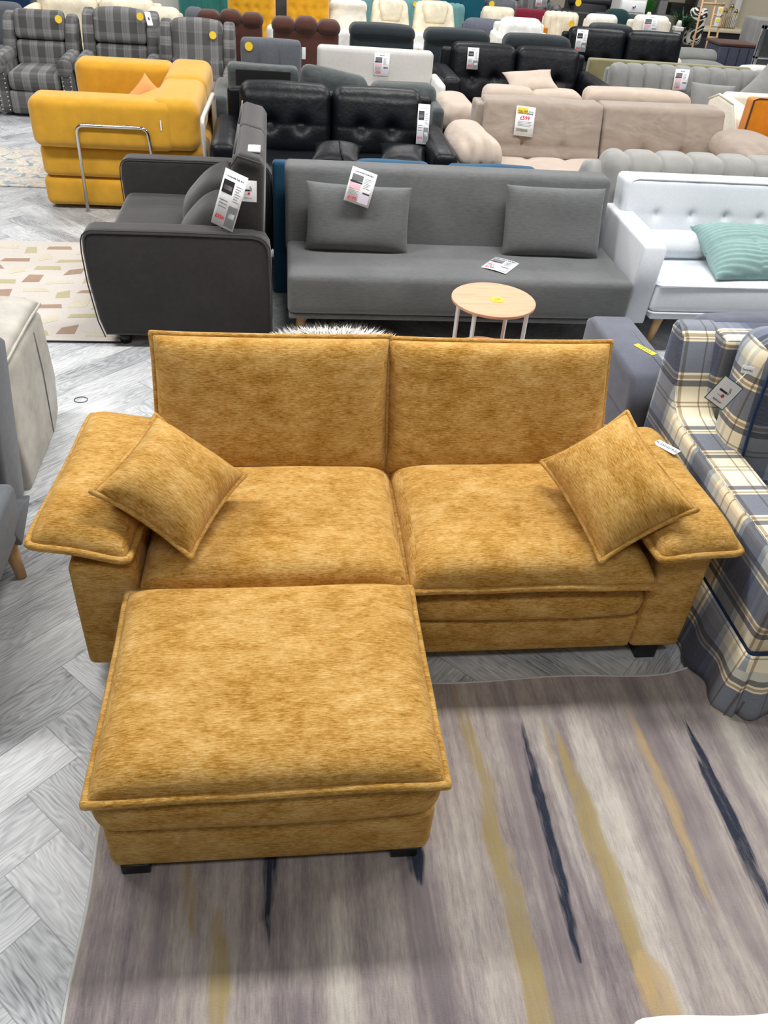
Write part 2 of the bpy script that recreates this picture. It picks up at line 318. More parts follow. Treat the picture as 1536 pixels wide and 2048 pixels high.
class MB:
    def __init__(s): s.V = []; s.F = []; s.n = 0; s.SM = []
    def add(s, V, F, smooth=True):
        V = np.asarray(V, float); s.V.append(V); s.F += [tuple(i + s.n for i in f) for f in F]; s.SM += [smooth] * len(F); s.n += len(V); return s
    def rb(s, x0, x1, y0, y1, z0, z1, r=0.02, res=2, puff=(0, 0, 0), wr=0, wf=4, seed=1, fn=None, mat=None, arc=2, resx=None, resz=None, resy=None):
        c = np.array([(x0 + x1) / 2, (y0 + y1) / 2, (z0 + z1) / 2]); h = np.array([x1 - x0, y1 - y0, z1 - z0]) / 2
        r = min(r, min(h) * 0.98)
        L = []
        for k in range(3):
            rr = (resx, resy, resz)[k] or res
            e = [r * math.tan(a) for a in np.linspace(0, PI / 4, arc + 1)]
            inner = list(np.linspace(-(h[k] - r), h[k] - r, rr + 1))
            lo = [-(h[k] - r) - q for q in reversed(e[1:])]; hi = [(h[k] - r) + q for q in e[1:]]
            L.append(lo + inner + hi)
        idx = {}; V = []; F = []
        def vid(i, j, k):
            key = (i, j, k)
            if key not in idx: idx[key] = len(V); V.append((L[0][i], L[1][j], L[2][k]))
            return idx[key]
        N = [len(a) - 1 for a in L]
        for i in range(N[0]):
            for j in range(N[1]):
                F.append((vid(i, j, 0), vid(i, j + 1, 0), vid(i + 1, j + 1, 0), vid(i + 1, j, 0)))
                F.append((vid(i, j, N[2]), vid(i + 1, j, N[2]), vid(i + 1, j + 1, N[2]), vid(i, j + 1, N[2])))
        for i in range(N[0]):
            for k in range(N[2]):
                F.append((vid(i, 0, k), vid(i + 1, 0, k), vid(i + 1, 0, k + 1), vid(i, 0, k + 1)))
                F.append((vid(i, N[1], k), vid(i, N[1], k + 1), vid(i + 1, N[1], k + 1), vid(i + 1, N[1], k)))
        for j in range(N[1]):
            for k in range(N[2]):
                F.append((vid(0, j, k), vid(0, j, k + 1), vid(0, j + 1, k + 1), vid(0, j + 1, k)))
                F.append((vid(N[0], j, k), vid(N[0], j + 1, k), vid(N[0], j + 1, k + 1), vid(N[0], j, k + 1)))
        P = np.array(V); I = np.clip(P, -(h - r), h - r); d = P - I; ln = np.linalg.norm(d, axis=1, keepdims=True); ln[ln == 0] = 1
        nrm = d / ln; P = I + nrm * r
        U = P / h
        for a in range(3):
            if puff[a]:
                o = [b for b in range(3) if b != a]
                P[:, a] += puff[a] * U[:, a] * np.abs(U[:, a]) * np.clip(1 - U[:, o[0]] ** 2, 0, 1) ** 0.7 * np.clip(1 - U[:, o[1]] ** 2, 0, 1) ** 0.7
        if wr: P = P + nrm * (wav(P + c, wf, seed) * wr)[:, None]
        if fn is not None: P = fn(P, U, nrm)
        P = P + c
        if mat is not None: P = (np.array(mat.to_3x3()) @ P.T).T + np.array(mat.translation)
        return s.add(P, F)
    def pillow(s, w, d, t, n=22, m=None, pinch=0.05, a=4.0, b=0.5, wr=0.004, seed=3, mat=None, asym=1.0, sag=0.0, ear=0.0):
        m = m or n
        us = np.sin(np.linspace(-PI / 2, PI / 2, n + 1)); vs = np.sin(np.linspace(-PI / 2, PI / 2, m + 1))
        V = []; idx = {}
        def pt(u, v, sg):
            x = u * w / 2 * (1 - pinch * (1 - v * v)); y = v * d / 2 * (1 - pinch * (1 - u * u))
            x *= 1 + ear * abs(u * v) ** 6; y *= 1 + ear * abs(u * v) ** 6
            pr = max(0, (1 - abs(u) ** a)) ** b * max(0, (1 - abs(v) ** a)) ** b
            z = (t * 0.5 * pr * (1 if sg > 0 else -asym))
            return (x, y, z)
        F = []
        def vid(i, j, sg):
            if i in (0, n) or j in (0, m): sg = 0
            k = (i, j, sg)
            if k not in idx: idx[k] = len(V); V.append(pt(us[i], vs[j], sg))
            return idx[k]
        for i in range(n):
            for j in range(m):
                F.append((vid(i, j, 1), vid(i + 1, j, 1), vid(i + 1, j + 1, 1), vid(i, j + 1, 1)))
                F.append((vid(i, j, -1), vid(i, j + 1, -1), vid(i + 1, j + 1, -1), vid(i + 1, j, -1)))
        P = np.array(V); q = wav(P, 9, seed)
        P[:, 2] += q * wr + wav(P, 3.5, seed + 5) * wr * 1.6 - sag * ((P[:, 0] / (w / 2)) ** 2)
        s.last = None
        ed = []
        for i in range(n): ed.append((i, 0))
        for j in range(m): ed.append((n, j))
        for i in range(n, 0, -1): ed.append((i, m))
        for j in range(m, 0, -1): ed.append((0, j))
        og = np.array([1 + 0.004 / (w / 2), 1 + 0.004 / (d / 2), 1.0]); lp = np.array([P[idx[(i, j, 0)]] * og for i, j in ed]); lp[:, 2] += wav(lp, 14, seed + 2) * 0.0028; lp[:, :2] *= (1 + wav(lp, 11, seed + 9) * 0.003)[:, None]; loop = list(lp)
        if mat is not None:
            A = np.array(mat.to_3x3()); T = np.array(mat.translation)
            P2 = (A @ P.T).T + T; loop = [(A @ p) + T for p in loop]
        else: P2 = P
        s.UVP = P
        s.add(P2, F); s.loop = loop
        return s
    def tube(s, pts, r, closed=False, seg=8, cap=True, r1=None):
        pts = [Vector(p) for p in pts]; n = len(pts); V = []; F = []
        tang = []
        for i in range(n):
            if closed: a, b = pts[(i - 1) % n], pts[(i + 1) % n]
            else: a, b = pts[max(i - 1, 0)], pts[min(i + 1, n - 1)]
            tang.append((b - a).normalized())
        up = Vector((0, 0, 1)) if abs(tang[0].z) < 0.9 else Vector((1, 0, 0))
        nv = tang[0].cross(up).normalized()
        for i in range(n):
            nv = (nv - tang[i] * nv.dot(tang[i])).normalized(); bv = tang[i].cross(nv)
            rr = r if r1 is None else r + (r1 - r) * i / max(1, n - 1)
            for k in range(seg):
                a = 2 * PI * k / seg; V.append(tuple(pts[i] + nv * (math.cos(a) * rr) + bv * (math.sin(a) * rr)))
        for i in range(n if closed else n - 1):
            for k in range(seg):
                a, b = i * seg + k, i * seg + (k + 1) % seg; c, d = ((i + 1) % n) * seg + (k + 1) % seg, ((i + 1) % n) * seg + k
                F.append((a, b, c, d))
        if not closed and cap:
            F.append(tuple(range(seg))[::-1]); F.append(tuple((n - 1) * seg + k for k in range(seg)))
        return s.add(V, F)
    def cyl(s, p0, p1, r0, r1=None, seg=24, bev=0.0):
        return s.tube([p0, p1], r0, seg=seg, r1=r1 if r1 is not None else r0)
    def disc(s, c, r, t, seg=64, bev=0.002):
        V = []; F = []
        prof = [(0, -t), (r - bev, -t), (r, -t + bev), (r, -bev), (r - bev, 0), (0, 0)]
        for k in range(seg):
            a = 2 * PI * k / seg
            for pr in prof: V.append((c[0] + pr[0] * math.cos(a), c[1] + pr[0] * math.sin(a), c[2] + pr[1]))
        P = len(prof)
        for k in range(seg):
            k2 = (k + 1) % seg
            for i in range(P - 1): F.append((k * P + i, k2 * P + i, k2 * P + i + 1, k * P + i + 1))
        return s.add(V, F, False)
    def prism(s, poly, a0, a1, axis='x', bev=0.02, bs=3, seg=None):
        # poly: 2D outline (counterclockwise) with soft edges; extruded along axis, ends bevelled inward
        poly = [np.array(p, float) for p in poly]; n = len(poly)
        def inset(dist):
            out = []
            for i in range(n):
                p0, p1, p2 = poly[i - 1], poly[i], poly[(i + 1) % n]
                e1 = p1 - p0; e2 = p2 - p1; n1 = np.array([-e1[1], e1[0]]) / (np.linalg.norm(e1) + 1e-9); n2 = np.array([-e2[1], e2[0]]) / (np.linalg.norm(e2) + 1e-9)
                b = n1 + n2; b /= max(1e-6, (b @ b) / 2 if (b @ b) > 0 else 1)
                out.append(p1 + b * dist)
            return out
        R = []
        for k in range(bs + 1):
            ang = PI / 2 * k / bs
            R.append((a0 + bev * (1 - math.cos(ang)) , bev * (1 - math.sin(ang))))
        mids = [(a0 + (a1 - a0) * q, 0.0) for q in np.linspace(0, 1, (seg or 2) + 1)[1:-1]]
        R2 = [(a1 - (x - a0), d) for x, d in reversed(R)]
        allr = R + mids + R2
        V = []; F = []
        for x, d in allr:
            for p in inset(d):
                V.append({'x': (x, p[0], p[1]), 'y': (p[0], x, p[1]), 'z': (p[0], p[1], x)}[axis])
        m_ = len(allr)
        for i in range(m_ - 1):
            for k in range(n):
                k2 = (k + 1) % n; F.append((i * n + k, i * n + k2, (i + 1) * n + k2, (i + 1) * n + k))
        F.append(tuple(range(n))[::-1]); F.append(tuple((m_ - 1) * n + k for k in range(n)))
        return s.add(V, F)
    def build(s, name, mat, parent=None, W=True, uvoff=(0, 0), uvlocal=None, flat=False, label=None, uvrot=False):
        V = np.vstack(s.V)
        me = bpy.data.meshes.new(name)
        if parent is not None and W: Vl = V - np.array(parent.location)
        else: Vl = V
        me.from_pydata([tuple(p) for p in Vl], [], s.F); me.update()
        me.polygons.foreach_set('use_smooth', [False if flat else q for q in s.SM])
        uvl = me.uv_layers.new(name='UVMap')
        src = V if uvlocal is None else uvlocal
        nrm = np.array([p.normal[:] for p in me.polygons]); co = []
        for p in me.polygons:
            if uvlocal is not None: ax = 2
            else: ax = int(np.argmax(np.abs(p.normal)))
            for vi in p.vertices:
                q = src[vi] if vi < len(src) else V[vi]
                a = (q[1], q[2]) if ax == 0 else ((q[0], q[2]) if ax == 1 else (q[0], q[1]))
                if uvrot: a = (a[1], a[0])
                co += [a[0] + uvoff[0], a[1] + uvoff[1]]
        uvl.data.foreach_set('uv', co)
        me.materials.append(M(mat) if isinstance(mat, str) else mat)
        o = bpy.data.objects.new(name, me); COL.objects.link(o)
        if parent is not None: o.parent = parent
        if label: o['label'] = label
        return o

def fix(o):
    import bmesh
    bm = bmesh.new(); bm.from_mesh(o.data); bmesh.ops.recalc_face_normals(bm, faces=bm.faces); bm.to_mesh(o.data); bm.free()
    return o
def thing(name, label, cat, loc=(0, 0, 0), rz=0, group=None):
    o = bpy.data.objects.new(name, None); COL.objects.link(o); o.location = loc; o.rotation_euler = (0, 0, rz); o.empty_display_size = 0.1
    o['label'] = label; o['category'] = cat
    if group: o['group'] = group
    return o
def tag(o, label, cat, group=None, kind=None):
    o['label'] = label; o['category'] = cat
    if group: o['group'] = group
    if kind: o['kind'] = kind
    return o
def struct(o): o['kind'] = 'structure'; return o
def text(s_, size, mat, parent, mtx, name='lettering', bold=0.0, align='CENTER', depth=0.0003):
    c = bpy.data.curves.new('txt', 'FONT'); c.body = s_; c.size = size; c.align_x = align; c.align_y = 'CENTER'; c.offset = bold * size; c.extrude = depth; c.resolution_u = 2
    to = bpy.data.objects.new('txt', c)
    me = bpy.data.meshes.new_from_object(to); bpy.data.objects.remove(to); bpy.data.curves.remove(c)
    me.name = name; me.materials.clear(); me.materials.append(M(mat))
    o = bpy.data.objects.new(name, me); COL.objects.link(o); o.parent = parent; o.matrix_local = mtx
    return o
def TR(x, y, z): return Matrix.Translation((x, y, z))
def RX(a): return Matrix.Rotation(math.radians(a), 4, 'X')
def RY(a): return Matrix.Rotation(math.radians(a), 4, 'Y')
def RZ(a): return Matrix.Rotation(math.radians(a), 4, 'Z')

def frame3(o, px, py):
    """matrix with origin o, local x along px-o, local y toward py"""
    o = Vector(o); x = (Vector(px) - o).normalized(); y = Vector(py) - o; y = (y - x * y.dot(x)).normalized(); z = x.cross(y)
    m_ = Matrix.Identity(4)
    for i in range(3): m_[i][0] = x[i]; m_[i][1] = y[i]; m_[i][2] = z[i]; m_[i][3] = o[i]
    return m_

# paper cards: local frame x right, y up, z out of the card, origin at centre
def card(mtx, w_, h_, label, title=None, price=None, kind='sofa', group='printed price cards', name='price_card'):
    b = MB(); n = 8
    V = []; F = []
    for i in range(n + 1):
        for j in range(2):
            x = (i / n - 0.5) * w_; z = -0.03 * w_ * (2 * i / n - 1) ** 2
            V.append((x, (j - 0.5) * h_, z + 0.0006)); 
    for i in range(n + 1):
        for j in range(2):
            x = (i / n - 0.5) * w_; z = -0.03 * w_ * (2 * i / n - 1) ** 2
            V.append((x, (j - 0.5) * h_, z - 0.0006))
    q = 2 * (n + 1)
    for i in range(n):
        a = 2 * i; F.append((a, a + 2, a + 3, a + 1)); F.append((q + a, q + a + 1, q + a + 3, q + a + 2))
        F.append((a, q + a, q + a + 2, a + 2)); F.append((a + 1, a + 3, q + a + 3, q + a + 1))
    F.append((0, 1, q + 1, q)); F.append((2 * n, q + 2 * n, q + 2 * n + 1, 2 * n + 1))
    b.add(V, F)
    o = b.build(name, 'paper'); o.matrix_world = mtx; tag(o, label, 'price card', group)
    def blk(x0, x1, y0, y1, mat, nm='picture'):
        bb = MB(); bb.rb(x0 * w_, x1 * w_, y0 * h_, y1 * h_, 0.0004, 0.0012, 0.0003, 1); k = bb.build(nm, mat, o, W=False); return k
    if kind == 'sofa':
        blk(-0.42, 0.02, 0.14, 0.32, 'greyprint'); blk(-0.46, 0.02, 0.08, 0.13, 'dark'); blk(-0.45, 0.0, -0.1, 0.06, 'pink'); blk(0.0, 0.42, -0.44, -0.14, 'ltprint'); blk(0.12, 0.40, -0.17, -0.12, 'dark')
        for k in range(7): blk(0.08, 0.36 - 0.05 * (k % 3), 0.27 - 0.045 * k, 0.28 - 0.045 * k, 'greyprint', 'small_print')
        for k in range(4): blk(-0.44, -0.04 - 0.03 * (k % 2), -0.15 - 0.04 * k, -0.14 - 0.04 * k, 'greyprint', 'small_print')
        text(title or 'Convertible Sofa Bed', w_ * 0.085, 'ink', o, TR(0, 0.40 * h_, 0.001), bold=0.02)
        text(price, w_ * 0.17, 'red', o, TR(-0.22 * w_, -0.37 * h_, 0.001), bold=0.03)
    elif kind == 'strip':
        blk(-0.42, 0.05, 0.1, 0.33, 'dark'); blk(-0.36, 0.0, 0.16, 0.24, 'ltprint'); blk(0.05, 0.46, -0.46, -0.08, 'greyprint'); blk(0.12, 0.4, -0.3, -0.2, 'paper')
        for k in range(7): blk(0.14, 0.42 - 0.05 * (k % 3), 0.28 - 0.045 * k, 0.29 - 0.045 * k, 'greyprint', 'small_print')
        for k in range(3): blk(-0.4, -0.04, -0.04 - 0.06 * k, -0.025 - 0.06 * k, 'greyprint', 'small_print')
        text(title or 'Convertible Sofa Bed', w_ * 0.09, 'ink', o, TR(0, 0.40 * h_, 0.001), bold=0.02)
        text(price, w_ * 0.2, 'red', o, TR(-0.21 * w_, -0.34 * h_, 0.001), bold=0.03)
    elif kind == 'storage':
        blk(-0.46, 0.12, 0.24, 0.46, 'star'); text('PULL OUT SOFA', w_ * 0.11, 'ink', o, TR(0, 0.33 * h_, 0.0016), bold=0.03); text('WITH STORAGE', w_ * 0.11, 'ink', o, TR(0, 0.26 * h_, 0.0016), bold=0.03)
        text(price, w_ * 0.26, 'red', o, TR(-0.02 * w_, 0.1 * h_, 0.0016), bold=0.03)
        for k in range(4): blk(-0.36, 0.38 - 0.05 * (k % 2), -0.02 - 0.05 * k, -0.008 - 0.05 * k, 'ink', 'small_print')
        blk(-0.46, 0.46, -0.47, -0.24, 'boxc'); blk(-0.4, 0.2, -0.36, -0.26, 'beige')
    return o

def starburst(mtx, r, parent=None, name='price_sticker', mat='star', txt=None, label='yellow starburst price sticker'):
    V = [(0, 0, 0.001)]; n = 28
    for i in range(n * 2):
        a = PI * i / n; rr = r if i % 2 == 0 else r * 0.88; V.append((rr * math.cos(a), rr * math.sin(a), 0.001))
    F = [(0, 1 + i, 1 + (i + 1) % (2 * n)) for i in range(2 * n)]
    k = len(V); V += [(x, y, 0) for x, y, z in V]; F += [(a + k, c + k, b_ + k) for a, b_, c in F[:]]
    F += [(1 + i, 1 + k + i, 1 + k + (i + 1) % (2 * n), 1 + (i + 1) % (2 * n)) for i in range(2 * n)]
    b = MB(); b.add(V, F, False); o = b.build(name, mat); 
    if parent is not None: o.parent = parent; o['label'] = label
    o.matrix_local = mtx
    if txt: text(txt, r * 0.75, 'ink', o, TR(0, 0, 0.0014))
    return o

# ------------------------------------------------------------ room
def make_floor():
    wd, L = 0.16, 0.84; V = []; F = []; UV = []; C = []
    ox, oy = -0.585 - (L / math.sqrt(2)), 1.207 - (L / math.sqrt(2)); c45 = math.sqrt(0.5); rnd = random.Random(3)
    g = 0.0015
    def plank(x0, y0, x1, y1, horiz):
        cx, cy = (x0 + x1) / 2, (y0 + y1) / 2; wx, wy = (cx - cy) * c45 + ox, (cx + cy) * c45 + oy
        if not (-6 < wx < 11 and -1.5 < wy < 17): return
        col = (rnd.random(), rnd.random(), rnd.random())
        for (a0, b0, a1, b1, inner) in ((x0, y0, x1, y1, True),):
            cs = [(a0, b0), (a1, b0), (a1, b1), (a0, b1)]; ins = [(a0 + g, b0 + g), (a1 - g, b0 + g), (a1 - g, b1 - g), (a0 + g, b1 - g)]
            k = len(V)
            for p in cs + ins: V.append(((p[0] - p[1]) * c45 + ox, (p[0] + p[1]) * c45 + oy, 0.0))
            def uvp(p): return (p[0] - x0, p[1] - y0) if horiz else (p[1] - y0, p[0] - x0)
            F.append((k + 4, k + 5, k + 6, k + 7)); UV.append([uvp(p) for p in ins]); C.append([col + (1,)] * 4)
            for q in range(4):
                q2 = (q + 1) % 4; F.append((k + q, k + q2, k + 4 + q2, k + 4 + q)); UV.append([uvp(cs[q]), uvp(cs[q2]), uvp(ins[q2]), uvp(ins[q])]); C.append([col + (0,)] * 4)
    for a in range(-60, 120):
        for b in range(-14, 16):
            x = a * wd + b * L; y = a * wd - b * L
            plank(x, y, x + L, y + wd, True); plank(x + L, y + wd - L, x + L + wd, y + wd, False)
    me = bpy.data.meshes.new('floor'); me.from_pydata(V, [], F); me.update()
    uv = me.uv_layers.new(name='UVMap'); uv.data.foreach_set('uv', [c for f in UV for p in f for c in p])
    ca = me.color_attributes.new('plank', 'FLOAT_COLOR', 'CORNER'); ca.data.foreach_set('color', [c for f in C for p in f for c in p])
    me.materials.append(M('floor')); o = bpy.data.objects.new('floor', me); COL.objects.link(o); struct(o)
make_floor()
b = MB(); b.rb(-6, 11, 16.9, 17.05, 0, 3.0, 0.01, 1); struct(b.build('wall_back', 'wallc'))

# ------------------------------------------------------------ generic upholstered seat
def tufts(pts, depth, sig, front=-1, lines=None, ld=0.0, lw=0.012):
    def fn(P, U, N):
        f = np.clip(-N[:, 1] * 1.2 if front < 0 else N[:, 1], 0, 1)
        for (x, z) in pts:
            d2 = (P[:, 0] - x) ** 2 + (P[:, 2] - z) ** 2; P[:, 1] -= front * f * depth * np.exp(-d2 / (2 * sig ** 2)) 
        if lines:
            for (ax, q) in lines:
                d = (P[:, 0] if ax == 'x' else P[:, 2]) - q; P[:, 1] -= front * f * ld * np.exp(-np.abs(d) / lw)
        return P
    return fn
def channels(xs, depth, wd=0.012, bow=0.0):
    def fn(P, U, N):
        g = np.zeros(len(P))
        for x in xs: g = np.maximum(g, np.exp(-np.abs(P[:, 0] - x) / wd))
        return P - N * (g * depth)[:, None] * np.array([0, 1, 1])
    return fn

def seat_unit(name, label, cat, x0, x1, yf, yb, zt, mat, *, seat_z=0.42, arm_z=0.6, arm_w=0.16, arm_puff=0.01, n=2, nb=None, base_z=0.09, bt=0.16, lean=0.06,
              style='plain', rz=0, group=None, legm='darkwood', leg=True, cmat=None, arms=True, r=0.05, backz0=None, cush_r=0.06, seat_puff=0.02, cov=None, armfront=0.0, headroll=0, wr=0.004):
    """sofa or chair facing -y; world extents given for rz = 0"""
    W = x1 - x0; D = yb - yf; xc = (x0 + x1) / 2
    if rz: root = thing(name, label, cat, (xc, (yf + yb) / 2, 0), rz, group)
    else: root = thing(name, label, cat, (xc, yf, 0), 0, group)
    oy = -D / 2 if rz else 0.0
    cmat = cmat or mat; nb = nb or n; aw = arm_w if arms else 0.0
    L = -W / 2; R = W / 2; F = oy; B = oy + D
    MB().rb(L + aw * 0.98, R - aw * 0.98, F + 0.02, B - 0.02, base_z, seat_z - 0.14, 0.02, 2, wr=0.001).build('base', mat, root, W=False)
    iw = W - 2 * aw
    for k in range(n):
        a = L + aw + iw * k / n; MB().rb(a + 0.003, a + iw / n - 0.003, F, B - bt * 0.8, seat_z - 0.15, seat_z, 0.045, 8, puff=(0, 0, seat_puff), wr=wr, wf=7, seed=k + 3).build('seat_cushion', cmat, root, W=False)
    MB().rb(L + aw * 0.5, R - aw * 0.5, B - bt * 0.45, B, base_z, zt - (0.05 if style != 'slab' else 0.0), 0.03, 3).build('back_frame', mat, root, W=False)
    z0 = backz0 if backz0 is not None else seat_z - 0.02
    for k in range(nb):
        a = L + aw + iw * k / nb; c = a + iw / nb; ya, yb_ = B - bt, B - 0.02
        fn = None; res = dict(res=8); h = zt - z0
        if style == 'tuft':
            px = [a + (c - a) * q for q in (0.33, 0.67)]; cx = (a + c) / 2
            loc = [(p - cx, -0.02) for p in px]
            fn = tufts(loc, 0.05, 0.035, lines=[('x', p - cx) for p in px] + [('z', -0.02)], ld=0.006); res = dict(res=26)
        elif style == 'channel':
            nch = max(3, int(round((c - a) / 0.16))); fn = channels([(a + (c - a) * q / nch) - (a + c) / 2 for q in range(1, nch)], 0.04, 0.012); res = dict(res=6, resx=nch * 16)
        elif style == 'vchannel':
            nch = max(3, int(round((c - a) / 0.07))); fn = channels([(a + (c - a) * q / nch) - (a + c) / 2 for q in range(1, nch)], 0.012, 0.008); res = dict(res=5, resx=nch * 6)
        elif style == 'button':
            pts = [((i + 0.5 * (j % 2)) * 0.11 - 0.22, j * 0.10 - 0.15) for i in range(5) for j in range(4)]; fn = tufts(pts, 0.035, 0.02); res = dict(res=26)
        mt = RX(-math.degrees(math.atan2(lean, h)))
        bx = MB(); bx.rb(a + 0.004, c - 0.004, ya, yb_, z0, zt, cush_r, puff=(0, 0.02, 0.008), wr=wr, wf=6, seed=k + 11, fn=fn, **res)
        P = bx.V[0]; q = (P[:, 2] - z0) / h; P[:, 1] += (q - 1) * lean
        bx.build('back_cushion', cmat, root, W=False)
    if headroll:
        hb = MB()
        hb.rb(L + aw * 0.6, R - aw * 0.6, B - bt - 0.02, B + 0.02, zt - headroll, zt + 0.01, min(0.07, headroll * 0.48), 8, puff=(0, 0.01, 0.01), wr=0.004, fn=channels([-(W * 0.17), W * 0.17], 0.03, 0.01) if style == 'plain3' else None, resx=24)
        hb.build('headrest', cmat, root, W=False)
    if arms:
        for sx in (-1, 1):
            a0, a1 = (L, L + aw) if sx < 0 else (R - aw, R)
            MB().rb(a0, a1, F - armfront, B - 0.03, base_z, arm_z, min(r, aw * 0.45), 6, puff=(arm_puff, 0.0, arm_puff), wr=0.001).build('armrest', mat, root, W=False)
    if leg:
        for sx in (-1, 1):
            for yy in (F + 0.06, B - 0.06):
                MB().cyl((sx * (W / 2 - 0.08), yy, base_z + 0.01), (sx * (W / 2 - 0.08), yy, 0), 0.022, 0.018, 12).build('leg', legm, root, W=False)
    return root

# ------------------------------------------------------------ mustard sofa
SX0, SX1, SY = -0.593, 1.296, 1.72
so = thing('mustard_sofa', 'mustard chenille two seater sofa with piped cushions in the foreground', 'sofa', (0.35, SY, 0))
MB().rb(-0.41, 1.135, SY + 0.005, 2.46, 0.055, 0.20, 0.015, 3, puff=(0, 0.006, 0), wr=0.001, resx=10).build('base', 'mustard', so)
for a, c in ((-0.408, 0.372), (0.378, 1.135)):
    MB().rb(a, c, SY - 0.005, 2.25, 0.195, 0.315, 0.05, 8, puff=(0.006, 0.018, 0.004), wr=0.004, wf=8, seed=5, arc=4).build('lower_seat_cushion', 'mustard', so)
# seat cushions with a piped front edge
def slab_cushion(x0, x1, y0, y1, zb, zs, ztop, root, name, seed, pipe=True, lean=0, over=0.0, nn=34):
    """overstuffed pillow whose seam runs at zs; domed above, flatter below"""
    b = MB(); w_, d_ = x1 - x0, y1 - y0
    b.pillow(w_, d_, (ztop - zs) * 2, n=nn, pinch=0.012, a=9.0, b=0.42, wr=0.0035, seed=seed, mat=TR((x0 + x1) / 2, (y0 + y1) / 2, zs), asym=(zs - zb) / (ztop - zs))
    o = b.build(name, 'mustard', root)
    if pipe:
        p = MB(); p.tube(b.loop, 0.011, True, 8); p.build('piping', 'mustard', o).location = so.location * 0
        o.children[0].data.transform(Matrix.Translation(-Vector(root.location)))
    return o
slab_cushion(-0.413, 0.366, SY - 0.022, 2.27, 0.325, 0.355, 0.455, so, 'seat_cushion', 12, True)
slab_cushion(0.366, 1.124, SY - 0.03, 2.27, 0.32, 0.368, 0.462, so, 'seat_cushion', 21, True)
# back cushions: leaning piped slabs
def back_cush(x0, x1, root, seed, ztop=0.80, zb=0.385, yb=2.27, yt=2.45):
    h = math.hypot(ztop - zb, yt - yb); ang = math.degrees(math.atan2(ztop - zb, yt - yb))
    b = MB(); mt = TR((x0 + x1) / 2, (yb + yt) / 2, (zb + ztop) / 2) @ RX(ang)
    b.pillow(x1 - x0, h, 0.15, n=32, pinch=0.010, a=8.0, b=0.45, wr=0.0035, seed=seed, mat=mt, asym=0.9, ear=0.012)
    o = b.build('back_cushion', 'mustard', root)
    p = MB(); p.tube(b.loop, 0.0095, True, 8); q = p.build('piping', 'mustard', o); q.data.transform(Matrix.Translation(-Vector(root.location)))
back_cush(-0.412, 0.352, so, 31, 0.805); back_cush(0.352, 1.122, so, 37, 0.80)
MB().rb(-0.42, 1.14, 2.40, 2.50, 0.06, 0.66, 0.03, 3).build('back_frame', 'mustard', so)
for a, c, sx in ((-0.597, -0.412, -1), (1.132, 1.305, 1)):
    MB().rb(a, c, SY, 2.48, 0.055, 0.462, 0.022, 5, puff=(0.006, 0.006, 0.003), wr=0.0015, arc=3).build('armrest', 'mustard', so)
# arm pads draped over the armrests
def arm_pad(cx, w_, y0, y1, z, seed, tilt, root, yaw=0):
    b = MB(); mt = TR(cx, (y0 + y1) / 2, z) @ RZ(yaw) @ RY(tilt) @ RX(2)
    b.pillow(w_, y1 - y0, 0.145, n=28, m=44, pinch=0.03, a=5.0, b=0.5, wr=0.006, seed=seed, mat=mt, asym=0.55, sag=0.004, ear=-0.05)
    o = b.build('arm_pad', 'mustard', root)
    p = MB(); p.tube(b.loop, 0.011, True, 8); q = p.build('piping', 'mustard', o); q.data.transform(Matrix.Translation(-Vector(root.location)))
    return o
arm_pad(-0.528, 0.27, 1.71, 2.38, 0.522, 41, 7, so, -5)
ap = arm_pad(1.198, 0.262, 1.66, 2.31, 0.518, 47, -3, so, 4)
for x in (-0.375, 1.205):
    for y in (1.76, 2.42):
        MB().rb(x - 0.035, x + 0.035, y - 0.035, y + 0.035, 0, 0.07, 0.004, 1).build('foot', 'darkwood', so, label='black tapered wooden foot')
def scatter(name, label, mtx, w_, h_, t_, mat, seed, pipe=True, group=None, pinch=0.07, pr=0.008, a=3.2, wr=0.006):
    root = thing(name, label, 'cushion', tuple(mtx.translation), 0, group); mt = mtx.copy(); mt.translation = (0, 0, 0)
    b = MB(); b.pillow(w_, h_, t_, n=28, pinch=pinch, a=a, b=0.55, wr=wr, seed=seed, mat=mt, ear=0.02)
    o = b.build('cover', mat, root, W=False, uvlocal=b.UVP)
    if pipe:
        p = MB(); p.tube(b.loop, pr, True, 8); p.build('piping', mat, root, W=False)
    return root
def quadm(tl, bl, br, tr):
    """placement matrix and size for a cushion from its four corners"""
    tl, bl, br, tr = map(Vector, (tl, bl, br, tr)); c = (tl + bl + br + tr) / 4; x = ((br - bl) + (tr - tl)) / 2; y = ((tl - bl) + (tr - br)) / 2
    w_, h_ = x.length, y.length; x.normalize(); y = (y - x * y.dot(x)).normalized(); z = x.cross(y); m_ = Matrix.Identity(4)
    for i in range(3): m_[i][0] = x[i]; m_[i][1] = y[i]; m_[i][2] = z[i]; m_[i][3] = c[i]
    return m_, w_, h_
mL, wL, hL = quadm((-0.397, 2.13, 0.712), (-0.492, 1.815, 0.625), (-0.235, 1.725, 0.478), (-0.155, 2.05, 0.548))
scatter('scatter_cushion', 'mustard chenille scatter cushion with piped edge leaning on left arm pad of mustard sofa', mL, wL, hL, 0.18, 'mustard', 51)
mR, wR, hR = quadm((1.085, 2.12, 0.715), (0.855, 2.10, 0.545), (0.925, 1.70, 0.475), (1.19, 1.74, 0.63))
scatter('scatter_cushion', 'mustard chenille scatter cushion with piped edge leaning on right arm pad of mustard sofa', mR, wR, hR, 0.17, 'mustard', 57)
